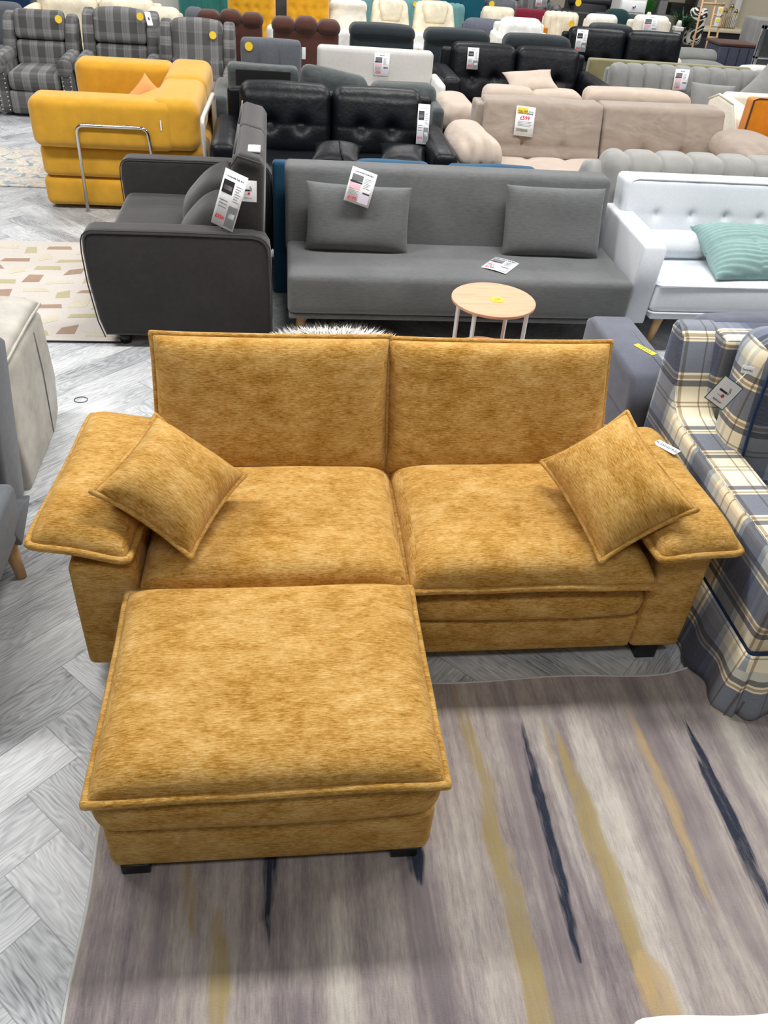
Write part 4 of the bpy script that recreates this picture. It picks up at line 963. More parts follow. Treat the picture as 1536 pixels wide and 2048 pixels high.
b = MB(); b.tube([(1.448, 2.125, 0.866), (1.41, 2.09, 0.86), (1.372, 2.055, 0.865)], 0.0012, False, 6); s1 = b.build('string', 'rope', tg, W=False); s1.matrix_parent_inverse = tg.matrix_basis.inverted()

# ------------------------------------------------------------ yellow sofa bed on stacked blocks
ys = thing('yellow_sofa_bed', 'bright yellow suede block sofa bed with chrome side hoops at left', 'sofa bed', (-1.1, 6.1, 0))
for z0, z1, xa, ya in ((0.025, 0.225, -1.655, 6.095), (0.228, 0.44, -1.64, 6.08)):
    MB().rb(xa, -0.53, ya, 7.58, z0, z1, 0.045, 6, puff=(0.01, 0.012, 0.004), wr=0.003, wf=3, arc=3, resx=14).build('base_block', 'yellow', ys)
b = MB(); b.rb(-1.645, -0.72, 5.985, 6.25, 0.442, 0.752, 0.06, 6, puff=(0.008, 0.012, 0.004), wr=0.003, wf=3, seed=4, arc=4, resx=14); b.build('armrest', 'yellow', ys)
b = MB(); b.rb(-1.60, -0.85, 7.32, 7.58, 0.442, 0.752, 0.06, 6, puff=(0.008, 0.012, 0.004), wr=0.003, wf=3, seed=5, arc=4, resx=14); b.build('armrest', 'yellow', ys)
for y0, y1, sd in ((6.0, 6.80, 2), (6.80, 7.58, 3)):
    b = MB(); b.rb(-0.87, -0.545, y0, y1, 0.442, 0.768, 0.075, 8, puff=(0.01, 0.004, 0.01), wr=0.006, wf=5, seed=sd, arc=4); b.build('backrest', 'yellow', ys)
b = MB(); b.prism([(-0.98, 6.18), (-0.80, 6.18), (-0.80, 6.55), (-0.86, 6.50)], 0.45, 0.755, 'z', 0.03); b.build('corner_block', 'yellow', ys)
def hoop(pts, r, mat, nm, parent):
    P = []
    for i in range(len(pts)):
        p1 = Vector(pts[i])
        if i in (0, len(pts) - 1): P.append(p1); continue
        p0, p2 = Vector(pts[i - 1]), Vector(pts[i + 1]); a = p1 + (p0 - p1).normalized() * 0.05; c = p1 + (p2 - p1).normalized() * 0.05
        for t_ in np.linspace(0, 1, 6): P.append(a * (1 - t_) ** 2 + p1 * 2 * t_ * (1 - t_) + c * t_ ** 2)
    b = MB(); b.tube(P, r, False, 12); return b.build(nm, mat, parent)
hoop([(-1.375, 6.06, 0.005), (-1.345, 5.955, 0.60), (-0.885, 5.955, 0.60), (-0.86, 6.06, 0.005)], 0.012, 'chrome', 'chrome_hoop', ys).__setitem__('label', 'polished chrome side hoop')
hoop([(-0.492, 5.93, 0.005), (-0.515, 5.90, 0.68), (-0.475, 6.50, 0.73), (-0.48, 6.6, 0.005)], 0.016, 'cmetal', 'rear_hoop', ys).__setitem__('label', 'pale dull metal rear hoop')
b = MB(); b.rb(-0.80, -0.79, 5.972, 5.975, 0.585, 0.65, 0.001, 1); b.build('care_tag', 'paper', ys)
mo, wo, ho = quadm((-1.06, 6.86, 0.70), (-1.16, 6.9, 0.50), (-0.94, 6.95, 0.46), (-0.93, 6.9, 0.64))
b = MB()
scatter('scatter_cushion', 'pale orange satin cushion standing on yellow sofa bed', TR(-1.0, 6.9, 0.595) @ RZ(10) @ RX(72) @ RZ(45), 0.235, 0.235, 0.10, 'tangerine', 91, False, pinch=0.1)

# ------------------------------------------------------------ grey plaid wing recliners
def recliner(x0, x1, yf, ytop, zt, label, arched, y_arm=None, tagside=0, lumbar=False):
    W = x1 - x0; xc = (x0 + x1) / 2
    r_ = thing('wing_armchair', label, 'armchair', (xc, yf, 0), 0, 'charcoal plaid wing armchairs')
    aw = 0.13; L, R = x0, x1
    MB().rb(L + aw, R - aw, yf, yf + 0.62, 0.235, 0.385, 0.04, 6, puff=(0, 0.01, 0.02)).build('seat_cushion', 'gplaid', r_)
    MB().rb(L + aw - 0.01, R - aw + 0.01, yf + 0.01, yf + 0.6, 0.03, 0.225, 0.02, 3).build('footrest_panel', 'gplaid', r_)
    xm = xc
    zs = 0.585
    def bend(lo, hi):
        def fn(P, U, N):
            if arched: P[:, 2] -= (P[:, 0] / ((R - L) * 0.5)) ** 2 * 0.055 * (U[:, 2] > 0.4)
            return P
        return fn
    b = MB(); b.rb(L + aw, R - aw, ytop - 0.10, ytop + 0.04, zs if not lumbar else 0.38, zt, 0.045, 12, puff=(0, 0.025, 0.0), wr=0.004, wf=5, seed=int(x0 * 10) % 7 + 1, fn=bend(0, 1)); P = b.V[0]; P[:, 1] += (P[:, 2] - zt) * 0.25; b.build('headrest_cushion', 'gplaid', r_)
    b = MB(); b.rb(L + aw, R - aw, ytop - (0.17 if not lumbar else 0.24), ytop - 0.03, 0.36, zs - 0.004, 0.045, 8, puff=(0, 0.02, 0.0), wr=0.004, seed=3); P = b.V[0]; P[:, 1] += (P[:, 2] - zs) * 0.2; b.build('lumbar_cushion', 'gplaid', r_)
    for sx in (-1, 1):
        a0, a1 = (L, L + aw) if sx < 0 else (R - aw, R)
        b = MB(); w0, w1 = (a0 + 0.02, a1) if sx < 0 else (a0, a1 - 0.02)
        b.prism([(ytop - 0.25, 0.45), (ytop + 0.10, 0.40), (ytop + 0.12, zt - 0.07), (ytop + 0.06, zt - 0.03), (ytop - 0.07, zt - 0.06), (ytop - 0.14, zt - 0.16)], w0, w1, 'x', 0.03); b.build('wing', 'gplaid', r_, uvrot=True)
        b = MB(); b.rb(a0 + 0.01, a1 - 0.01, yf + 0.02, ytop, 0.03, 0.45, 0.03, 4); b.build('arm_panel', 'gplaid', r_)
        b = MB(); b.tube([((a0 + a1) / 2, yf - 0.02, 0.44), ((a0 + a1) / 2, yf + 0.1, 0.455), ((a0 + a1) / 2, ytop - 0.15, 0.47)], 0.068, False, 20); b.build('rolled_arm', 'gplaid', r_, uvrot=True)
        b = MB()
        for k in range(9):
            for s2 in (-1, 1):
                c_ = ((a0 + a1) / 2 + s2 * 0.035, yf + 0.017, 0.06 + k * 0.038); b.tube([(c_[0], c_[1] + 0.003, c_[2]), (c_[0], c_[1] - 0.005, c_[2])], 0.006, seg=8)
        b.build('nailhead_trim', 'cmetal', r_, label='rows of round brass coloured nailheads')
    MB().rb(L + 0.04, R - 0.04, ytop + 0.02, ytop + 0.12, 0.03, zt - 0.08, 0.03, 3).build('back_panel', 'gplaid', r_)
    return r_
r1 = recliner(-2.65, -1.925, 8.70, 9.35, 0.826, 'charcoal plaid wing armchair with squared headrest, leftmost of the three', False)
r2 = recliner(-1.92, -1.16, 8.78, 9.42, 0.885, 'charcoal plaid wing armchair with arched tall headrest and paper tag, middle of the three', True)
r3 = recliner(-1.14, -0.40, 8.30, 9.02, 0.885, 'charcoal plaid wing armchair nearest brown recliners, rightmost of the three', True, lumbar=True)
starburst(TR(-2.08 + 2.2875, 9.17 - 8.70, 0.775) @ RX(80), 0.035, r1); starburst(TR(-1.33 + 1.54, 9.245 - 8.78, 0.83) @ RX(80), 0.035, r2); starburst(TR(-0.62 + 0.77, 8.85 - 8.30, 0.765) @ RX(80), 0.035, r3)
b = MB(); b.rb(-0.028, 0.028, -0.06, 0.06, 0, 0.002, 0.0006, 1); pt = b.build('paper_tag', 'paper'); pt.matrix_world = TR(-1.24, 9.17, 0.825) @ RZ(28) @ RX(60); tag(pt, 'narrow white paper tag on shoulder of middle plaid wing armchair', 'tag')
b = MB(); b.rb(-0.008, 0.008, -0.012, 0.012, 0.002, 0.003, 0.0003, 1); b.build('print', 'ink', pt, W=False)

# wrapped item at the far left
b = MB(); b.rb(-3.05, -2.66, 8.55, 8.95, 0.02, 0.74, 0.08, 14, wr=0.02, wf=14, seed=9); o = b.build('wrapped_cushion', 'clear'); tag(o, 'plastic wrapped silvery cushion at far left edge beside plaid wing armchair', 'cushion')

# ------------------------------------------------------------ black leather sofa
bl = seat_unit('black_leather_sofa', 'black leather tufted two seater sofa behind grey linen sofa bed', 'sofa', -0.46, 1.20, 5.66, 6.55, 0.835, 'black', seat_z=0.42, arm_z=0.60, arm_w=0.17, n=2, style='tuft', backz0=0.40, bt=0.22, lean=0.09, cush_r=0.07, wr=0.006)
for cx, cy, lb_, sd in ((0.39, 5.92, 'small black leather scatter cushion with centre strap on black leather sofa', 3), (0.86, 5.96, 'small plain black leather scatter cushion by right arm of black leather sofa', 6)):
    s_ = scatter('scatter_cushion', lb_, TR(cx, cy, 0.50) @ RZ(-8) @ RX(12), 0.34, 0.30, 0.12, 'black2', sd, False, pinch=0.10, a=2.6)
    if sd == 3:
        b = MB(); b.tube([(0.03, -0.15, 0.005), (0.02, -0.07, 0.062), (0.02, 0.0, 0.075), (0.01, 0.08, 0.066), (0.0, 0.15, 0.03)], 0.006, False, 6); b.build('strap', 'black', s_, W=False)
card(frame3((1.005, 6.10, 0.68), (1.10, 6.09, 0.68), (1.0, 6.15, 0.8)), 0.085, 0.26, 'white price strip reading £300 hanging from black leather sofa behind grey linen sofa', 'Convertible Sofa Bed', '£300', 'strip')

# ------------------------------------------------------------ slate chenille sofa
sl = thing('slate_sofa', 'slate chenille sofa with slumped back cushions directly behind black leather sofa', 'sofa', (0.4, 6.75, 0))
MB().rb(-0.40, 1.22, 6.78, 7.4, 0.06, 0.42, 0.03, 4).build('seat', 'slate', sl)
for a0, a1, t_ in ((-0.515, -0.39, 0.665), (1.18, 1.275, 0.66)): MB().rb(a0, a1, 6.74, 7.5, 0.06, t_, 0.04, 4, wr=0.003).build('armrest', 'slate', sl)
MB().rb(-0.40, 1.22, 7.3, 7.5, 0.06, 0.66, 0.03, 3).build('back_frame', 'slate', sl)
b = MB(); b.rb(-0.40, 0.145, 7.06, 7.22, 0.42, 0.832, 0.04, 8, puff=(0, 0.01, 0), wr=0.004, wf=5); P = b.V[0]; P[:, 2] -= (P[:, 0] + 0.4) * 0.015; lc_ = b.build('back_cushion', 'slate', sl)
b = MB(); b.rb(-0.335, 0.085, 7.045, 7.06, 0.5, 0.80, 0.006, 2); b.build('lining_panel', 'underblack', lc_).data.transform(Matrix.Translation(-Vector(sl.location)))
b = MB(); b.rb(0.16, 0.70, 7.02, 7.20, 0.42, 0.86, 0.07, 10, puff=(0, 0.02, 0.01), wr=0.012, wf=6, seed=4); P = b.V[0]; P[:, 2] -= (P[:, 0] - 0.16) * 0.15 * (P[:, 2] > 0.6); b.build('back_cushion', 'slate', sl)
b = MB(); b.rb(0.71, 1.24, 6.98, 7.20, 0.42, 0.765, 0.07, 10, puff=(0, 0.02, 0.0), wr=0.01, wf=7, seed=8); b.build('back_cushion', 'slate', sl)

# ------------------------------------------------------------ taupe pull-out sofa and the pale one behind it
bgs = thing('taupe_sofa', 'taupe soft fabric pull out sofa with pillow arms and storage price card', 'sofa', (2.4, 5.75, 0))
b = MB(); b.rb(1.52, 3.36, 5.72, 6.45, 0.30, 0.455, 0.07, 10, puff=(0, 0.01, 0.01), wr=0.008, wf=5, resx=40, fn=channels([-0.6, -0.3, 0.0, 0.3, 0.6], 0.02, 0.03), arc=4); b.build('seat_cushion', 'beige2', bgs)
MB().rb(1.35, 3.55, 5.78, 6.7, 0.06, 0.31, 0.02, 3).build('base', 'beige', bgs)
MB().rb(1.452, 1.53, 6.42, 6.64, 0.10, 0.775, 0.02, 3).build('back_panel', 'beige', bgs)
MB().rb(1.50, 3.38, 6.56, 6.66, 0.10, 0.75, 0.02, 3).build('back_frame', 'beige', bgs)
for a, c, sd in ((1.50, 2.405, 3), (2.415, 3.375, 8)):
    cx = (a + c) / 2; pts = [(-0.15, -0.10), (0.16, -0.10)]
    b = MB(); b.rb(a, c, 6.38, 6.60, 0.44, 0.812, 0.03, 30, puff=(0, 0.012, 0.002), wr=0.009, wf=5.5, seed=sd, resx=50, fn=tufts(pts, 0.035, 0.03, lines=[('x', -0.15), ('x', 0.16), ('z', -0.10)], ld=0.016, lw=0.012)); P = b.V[0]; P[:, 1] += (P[:, 2] - 0.81) * 0.35; b.build('back_cushion', 'beige', bgs)
for cx, w_, y0, z, sd, nm in ((1.355, 0.29, 5.74, 0.615, 2, 'l'), (3.50, 0.46, 5.70, 0.64, 5, 'r')):
    def af(P, U, N):
        P[:, 2] -= 0.035 * np.abs(U[:, 0]) ** 2; P[:, 2] -= 0.035 * np.clip(-U[:, 1], 0, 1) ** 3; P[:, 0] += 0.05 * np.clip(-U[:, 1], 0, 1) ** 2 * (1 if nm == 'l' else 0)
        g = np.sin(P[:, 0] * 75 + P[:, 1] * 9) * np.clip(-U[:, 1] + 0.3, 0, 1) ** 2 * 0.009
        return P + N * g[:, None]
    b = MB(); b.rb(cx - w_ / 2, cx + w_ / 2, y0, 6.40, z - 0.085, z + 0.055, 0.068, 22, puff=(0.01, 0.0, 0.02), wr=0.006, wf=6, seed=sd, fn=af, arc=4); b.build('arm_pillow', 'beige2' if nm == 'l' else 'beige', bgs)
for x in (1.375, 3.38): MB().rb(x, x + 0.17, 5.77, 6.6, 0.03, 0.555, 0.07, 4, arc=4).build('armrest', 'beige', bgs)
card(frame3((1.795, 6.305, 0.69), (1.87, 6.305, 0.685), (1.807, 6.35, 0.8)), 0.145, 0.2, 'white and yellow pull out sofa price card reading £599 pinned on taupe sofa', '', '£599', 'storage')
b2 = thing('pale_beige_sofa', 'pale beige velvet sofa half hidden directly behind taupe sofa', 'sofa', (2.5, 6.9, 0))
MB().rb(1.62, 3.40, 6.95, 7.5, 0.06, 0.46, 0.03, 3).build('seat', 'beige2', b2)
for a, c, t_, sd in ((1.64, 2.05, 0.775, 2), (2.02, 2.45, 0.765, 3), (2.49, 3.37, 0.80, 5)):
    b = MB(); b.rb(a, c, 6.96, 7.22, 0.46, t_, 0.06, 10, puff=(0, 0.0, 0.012), wr=0.006, wf=7, seed=sd, resx=20); b.build('back_cushion', 'beige2', b2)
def af2(P, U, N):
    P[:, 2] -= 0.04 * np.abs(U[:, 0]) ** 2; g = np.sin(P[:, 0] * 70) * np.clip(-U[:, 1], 0, 1) ** 2 * 0.008; return P + N * g[:, None]
b = MB(); b.rb(1.28, 1.60, 6.88, 7.5, 0.48, 0.665, 0.08, 14, wr=0.004, fn=af2, arc=4); b.build('arm_pillow', 'beige2', b2)
MB().rb(1.34, 1.58, 6.92, 7.5, 0.05, 0.50, 0.04, 3).build('armrest', 'beige2', b2); MB().rb(3.40, 3.64, 6.92, 7.5, 0.05, 0.60, 0.06, 3).build('armrest', 'beige2', b2)
scatter('scatter_cushion', 'pale beige velvet cushion lying crooked on top of pale beige sofa', TR(2.05, 7.22, 0.80) @ RZ(5) @ RY(-6) @ RX(24), 0.42, 0.26, 0.10, 'beige2', 14, False, pinch=0.12)

# ------------------------------------------------------------ cream loveseat and orange chair at the right edge
cl = thing('cream_loveseat', 'cream fabric armchair with piped arm behind right arm of taupe sofa', 'armchair', (3.75, 6.75, 0))
b = MB(); b.prism([(6.62, 0.05), (7.3, 0.05), (7.3, 0.74), (7.15, 0.80), (6.85, 0.78), (6.70, 0.62)], 3.66, 3.78, 'x', 0.03); b.build('armrest', 'whiteboucle', cl)
b = MB(); b.tube([(3.67, 6.62, 0.06), (3.67, 6.70, 0.62), (3.67, 6.85, 0.785), (3.67, 7.15, 0.80), (3.67, 7.3, 0.74)], 0.01, False, 8); b.build('piping', 'whiteboucle', cl)
MB().rb(3.78, 4.4, 6.68, 7.3, 0.05, 0.42, 0.04, 3).build('seat', 'whiteboucle', cl); MB().rb(3.78, 4.4, 7.2, 7.34, 0.05, 0.80, 0.04, 3).build('backrest', 'whiteboucle', cl)
oc = thing('orange_armchair', 'burnt orange velvet armchair at right edge behind taupe sofa', 'armchair', (4.0, 6.1, 0))
b = MB(); b.rb(3.60, 4.4, 6.44, 6.58, 0.0, 0.90, 0.03, 6, wr=0.003); P = b.V[0]; P[:, 1] += 0.0; b.build('backrest', 'orange', oc)
b = MB(); b.tube([(3.602, 6.445, 0.10), (3.602, 6.445, 0.89), (3.64, 6.445, 0.902), (4.35, 6.445, 0.902)], 0.007, False, 6); b.build('piping', 'brown', oc)
b = MB(); b.rb(3.76, 4.45, 5.95, 6.44, 0.45, 0.66, 0.06, 6, puff=(0, 0, 0.02)); b.build('seat_cushion', 'orange', oc)
MB().rb(3.78, 4.43, 6.0, 6.44, 0.05, 0.45, 0.03, 2).build('base', 'orange', oc)

# ------------------------------------------------------------ row of the white click sofa, second black sofa, silver channel sofa
wb = thing('white_sofa_bed', 'plain white fabric sofa bed with flat backrest and small price leaflet', 'sofa bed', (0.85, 7.6, 0))
MB().rb(0.33, 1.36, 7.98, 8.12, 0.36, 0.858, 0.04, 5, puff=(0, 0.01, 0), arc=3).build('backrest', 'whitegrey', wb)
MB().rb(0.30, 1.36, 7.62, 8.0, 0.12, 0.42, 0.04, 4).build('seat', 'whitegrey', wb)
MB().rb(1.355, 1.425, 7.60, 8.1, 0.05, 0.68, 0.06, 4).build('armrest', 'whitel', wb)
card(TR(0.895, 7.963, 0.745) @ RX(86), 0.135, 0.175, 'small white price leaflet on flat white sofa bed backrest', 'Sofa Bed', '£250')
gc = seat_unit('grey_armchair', 'mid grey fabric armchair with stitched squared back and round yellow sticker', 'armchair', -0.33, 0.19, 7.62, 8.0, 0.893, 'midgrey', n=1, arms=False, style='plain', cush_r=0.035, bt=0.12, lean=0.03, wr=0.001)
for x in (-0.165, 0.005): 
    b = MB(); b.tube([(x, 7.858, 0.885), (x + 0.002, 7.845, 0.80), (x, 7.838, 0.6)], 0.003, False, 6); b.build('seam', 'midgrey', gc)
starburst(TR(-0.255 + 0.07, 7.835 - 7.62, 0.842) @ RX(86), 0.035, gc)
b = MB(); b.rb(0.192, 0.225, 7.9, 7.903, 0.76, 0.85, 0.001, 1); tag(b.build('hang_tag', 'paper'), 'small white swing tag beside grey armchair with yellow sticker', 'tag')
bk2 = seat_unit('black_tufted_sofa', 'blue black leather tufted sofa with price strip on its left half', 'sofa', 1.43, 3.0, 7.78, 8.60, 0.885, 'black2', seat_z=0.42, arm_z=0.70, arm_w=0.165, n=2, style='tuft', bt=0.22, lean=0.08, cush_r=0.06)
card(TR(1.775, 8.295, 0.785) @ RX(80), 0.105, 0.175, 'white price strip reading £300 on left back cushion of blue black leather tufted sofa', 'Sofa Bed', '£300', 'strip')
cs = seat_unit('silver_channel_sofa', 'silver grey velvet channel back sofa with two cushions at upper right', 'sofa', 3.01, 4.75, 7.55, 8.2, 0.855, 'velvet', arms=False, seat_z=0.46, arm_z=0.56, arm_w=0.13, n=1, nb=1, style='channel', bt=0.22, lean=0.08, cush_r=0.08, wr=0.002)
card(TR(3.66, 7.925, 0.77) @ RX(80), 0.135, 0.17, 'white price card reading £450 on silver grey channel back sofa', 'Sofa Bed', '£450')
scatter('scatter_cushion', 'silver grey velvet cushion with full square front on silver channel sofa', TR(3.90, 7.72, 0.64) @ RZ(-12) @ RX(62), 0.40, 0.30, 0.16, 'velvet', 17, False)
scatter('scatter_cushion', 'silver grey velvet cushion cut off by right edge on silver channel sofa', TR(4.42, 7.72, 0.68) @ RZ(10) @ RX(60) @ RZ(38), 0.46, 0.46, 0.15, 'velvet', 19, False)
ov = thing('olive_sofa_bed', 'olive velvet flat back sofa bed behind silver channel sofa', 'sofa bed', (3.7, 8.3, 0))
b = MB(); b.rb(3.01, 4.69, 8.62, 8.72, 0.0, 0.797, 0.02, 3); b.build('backrest', 'olive', ov); MB().rb(3.03, 4.6, 8.72, 8.98, 0.12, 0.40, 0.04, 3).build('seat', 'olive', ov)
bk3 = seat_unit('black_sofa', 'black leather tufted sofa in third row behind olive sofa bed', 'sofa', 2.93, 4.36, 9.0, 9.62, 0.955, 'black2', seat_z=0.42, arm_z=0.62, arm_w=0.09, n=2, style='tuft', bt=0.2, lean=0.06, cush_r=0.06)
card(TR(3.12, 9.335, 0.855) @ RZ(-6) @ RX(82), 0.115, 0.2, 'white price strip on left corner of black sofa behind olive sofa bed', 'Sofa Bed', '£350', 'strip')

# ------------------------------------------------------------ recliner backs
def recl_back(name, label, x0, x1, y, zt, mat, roll, style, group):
    xc = (x0 + x1) / 2; W = x1 - x0
    r_ = thing(name, label, 'recliner', (xc, y, 0), 0, group)
    def tp_(P, U, N): P[:, 0] *= 1 + 0.03 * np.clip(-U[:, 2], 0, 1); return P
    MB().rb(x0 + 0.01, x1 - 0.01, y, y + 0.16, 0.12, zt - roll * 0.7, 0.04, 4, fn=tp_).build('back_panel', mat, r_)
    if style == 3:
        for k in range(3):
            a = x0 + W * k / 3; b = MB(); b.rb(a + 0.001, a + W / 3 - 0.001, y - 0.025, y + 0.2, zt - roll, zt - (0.012 if k != 1 else 0), 0.065, 6, puff=(0.006, 0.01, 0.008), arc=4, wr=0.003, seed=k); b.build('headrest_roll', mat, r_)
    else:
        b = MB(); b.rb(x0, x1, y - 0.025, y + 0.22, zt - roll, zt, 0.085, 8, puff=(0, 0.01, 0.0), arc=5, wr=0.003, seed=5); P = b.V[0]; P[:, 2] -= ((P[:, 0] - xc) / W * 2) ** 2 * 0.012; b.build('headrest_roll', mat, r_)
    MB().rb(x0 + 0.02, x1 - 0.02, y + 0.16, y + 0.48, 0.15, 0.42, 0.05, 3).build('seat', mat, r_)
    for q in ((x0 - 0.01, x0 + 0.12), (x1 - 0.12, x1 + 0.01)): MB().rb(q[0], q[1], y + 0.1, y + 0.48, 0.0, 0.56, 0.05, 3).build('armrest', mat, r_)
    return r_
recl_back('brown_recliner', 'chocolate brown recliner seen from behind, next to right plaid wing armchair', -0.795, -0.155, 9.30, 0.915, 'brown', 0.13, 3, 'chocolate brown recliners from behind')
recl_back('brown_recliner', 'chocolate brown recliner seen from behind, between grey armchair and white sofa bed', -0.065, 0.56, 8.55, 0.985, 'brown', 0.13, 3, 'chocolate brown recliners from behind')
recl_back('slate_recliner', 'dark slate recliner seen from behind, above flat white sofa bed', 0.66, 1.29, 8.72, 0.958, 'dkrecl', 0.13, 1, 'dark slate recliners from behind')
recl_back('slate_recliner', 'dark slate recliner seen from behind, above left half of blue black sofa', 1.40, 2.05, 8.84, 0.942, 'dkrecl', 0.14, 1, 'dark slate recliners from behind')
recl_back('slate_recliner', 'dark slate recliner seen from behind, above right half of blue black sofa', 2.22, 2.90, 8.94, 0.925, 'dkrecl', 0.15, 1, 'dark slate recliners from behind')
recl_back('slate_recliner', 'small dark slate recliner tucked behind black sofa, before white swivel chair', 3.35, 3.80, 9.70, 0.975, 'dkrecl', 0.10, 1, 'dark slate recliners from behind')

# ------------------------------------------------------------ cream leather loungers, white seat in front
def lounger(x0, x1, y, zt, mat, label, pad=True, group='cream leather loungers'):
    xc = (x0 + x1) / 2; W = x1 - x0; r_ = thing('leather_lounger', label, 'lounger', (xc, y, 0), 0, group)
    def tp_(P, U, N): P[:, 0] *= 1 - 0.16 * np.clip(U[:, 2], -0.2, 1); return P
    b = MB(); b.rb(x0, x1, y, y + 0.16, 0.40, zt, 0.06, 10, fn=tp_, wr=0.004, arc=3); P = b.V[0]; P[:, 1] += (P[:, 2] - zt) * 0.4; b.build('backrest', mat, r_)
    if pad:
        b = MB(); b.prism([(xc - W * 0.22, zt - 0.19), (xc + W * 0.22, zt - 0.19), (xc + W * 0.3, zt - 0.05), (xc + W * 0.28, zt + 0.012), (xc - W * 0.28, zt + 0.012), (xc - W * 0.3, zt - 0.05)], y - 0.09, y + 0.1, 'y', 0.03); P = b.V[0]; P[:, 1] += (P[:, 2] - zt) * 0.3 + 0.04; b.build('head_pad', mat, r_)
    else:
        MB().rb(x0 + 0.01, x1 - 0.01, y - 0.04, y + 0.12, zt - 0.13, zt, 0.055, 6).build('head_pad', mat, r_)
    MB().rb(x0 + 0.05, x1 - 0.05, y - 0.55, y + 0.05, 0.25, 0.42, 0.05, 5, puff=(0, 0, 0.02)).build('seat_cushion', mat, r_)
    for q in ((x0 - 0.01, x0 + 0.05), (x1 - 0.05, x1 + 0.01)): MB().rb(q[0], q[1], y - 0.5, y + 0.1, 0.10, 0.58, 0.04, 4).build('armrest', mat, r_)
    MB().cyl((xc, y - 0.25, 0.25), (xc, y - 0.25, 0), 0.05, 0.2, 20).build('pedestal', 'darkwood', r_)
    return r_
lounger(0.555, 0.999, 10.6, 0.945, 'cream2', 'pale cream leather lounger with rolled headrest, beside yellow buttoned chair', False)
lounger(1.037, 1.505, 10.75, 0.957, 'cream', 'cream leather lounger with square head pad, left one of the matching pair')
lounger(1.532, 2.04, 10.75, 0.963, 'cream', 'cream leather lounger with square head pad, right one beside sea green chair')
wl = thing('white_leather_sofa', 'white leather three seater seen from behind, in front of the cream loungers', 'sofa', (1.17, 9.7, 0))
b = MB(); b.rb(-0.13, 1.385, 9.72, 9.88, 0.10, 0.763, 0.05, 4, resx=20); b.build('backrest', 'whitel', wl)
b = MB(); b.rb(1.385, 2.24, 9.70, 9.88, 0.10, 0.785, 0.05, 4, wr=0.006); b.build('backrest', 'whitel', wl)
b = MB(); b.rb(1.365, 2.34, 9.62, 9.72, 0.0, 0.68, 0.04, 3); b.build('rear_pocket', 'whitel', wl)
MB().rb(-0.13, 2.24, 9.88, 10.02, 0.10, 0.42, 0.03, 2).build('seat', 'whitel', wl)
starburst(TR(1.465 - 1.17, 9.618 - 9.7, 0.615) @ RX(88), 0.04, wl)
b = MB(); b.rb(1.172, 1.22, 9.69, 9.694, 0.61, 0.70, 0.001, 1); ht = b.build('hang_tag', 'paper'); tag(ht, 'small white swing tag with black print on white leather sofa back', 'tag')
b = MB(); b.rb(1.188, 1.206, 9.687, 9.6905, 0.64, 0.67, 0.0005, 1); b.build('print', 'ink', ht)

# ------------------------------------------------------------ yellow buttoned chairs, teal chairs
yb1 = seat_unit('buttoned_armchair', 'mustard yellow buttoned armchair above left brown recliner', 'armchair', -0.55, -0.035, 10.0, 10.4, 0.995, 'yellow2', n=1, style='button', arms=False, bt=0.14, lean=0.06, group='yellow buttoned armchairs')
yb2 = seat_unit('buttoned_armchair', 'golden yellow buttoned armchair with sticker above right brown recliner', 'armchair', 0.085, 0.555, 10.1, 10.5, 1.037, 'yellow2', n=1, style='button', arms=False, bt=0.14, lean=0.06, group='yellow buttoned armchairs')
starburst(TR(0.145, 10.35 - 10.1, 0.975) @ RX(84), 0.03, yb2)
dg = seat_unit('dark_armchair', 'narrow dark charcoal armchair between the two yellow buttoned chairs', 'armchair', -0.085, 0.127, 10.7, 11.1, 0.994, 'dark', n=1, style='plain', arms=False, bt=0.12)
tl1 = seat_unit('channel_armchair', 'teal velvet channel back armchair behind left plaid and brown seats', 'armchair', -1.145, -0.53, 10.7, 11.1, 0.99, 'teal', n=1, style='vchannel', arms=False, bt=0.14, lean=0.04)
tl2 = seat_unit('channel_armchair', 'sea green velvet channel back armchair between the two cream loungers', 'armchair', 1.384, 1.88, 11.6, 12.0, 0.883, 'teal2', n=1, style='vchannel', arms=False, bt=0.14, lean=0.04, group='sea green channel armchairs')
tl3 = seat_unit('channel_armchair', 'sea green velvet channel back armchair right of cream loungers with sticker', 'armchair', 1.89, 2.374, 11.6, 12.0, 0.858, 'teal2', n=1, style='vchannel', arms=False, bt=0.14, lean=0.04, group='sea green channel armchairs')
tl4 = seat_unit('channel_armchair', 'sea green velvet channel back armchair between pale lounger and left cream lounger', 'armchair', 0.98, 1.19, 11.6, 12.0, 0.893, 'teal2', n=1, style='vchannel', arms=False, bt=0.14, group='sea green channel armchairs')
starburst(TR(1.71 - 1.632, 0.24, 0.83) @ RX(86), 0.03, tl2); starburst(TR(2.17 - 2.132, 0.24, 0.80) @ RX(86), 0.03, tl3)
b = MB(); b.rb(2.136, 2.73, 12.4, 12.5, 0.0, 1.114, 0.02, 2); pd = b.build('teal_headboard', 'petrol'); tag(pd, 'flat deep petrol headboard standing behind sea green armchair', 'headboard')

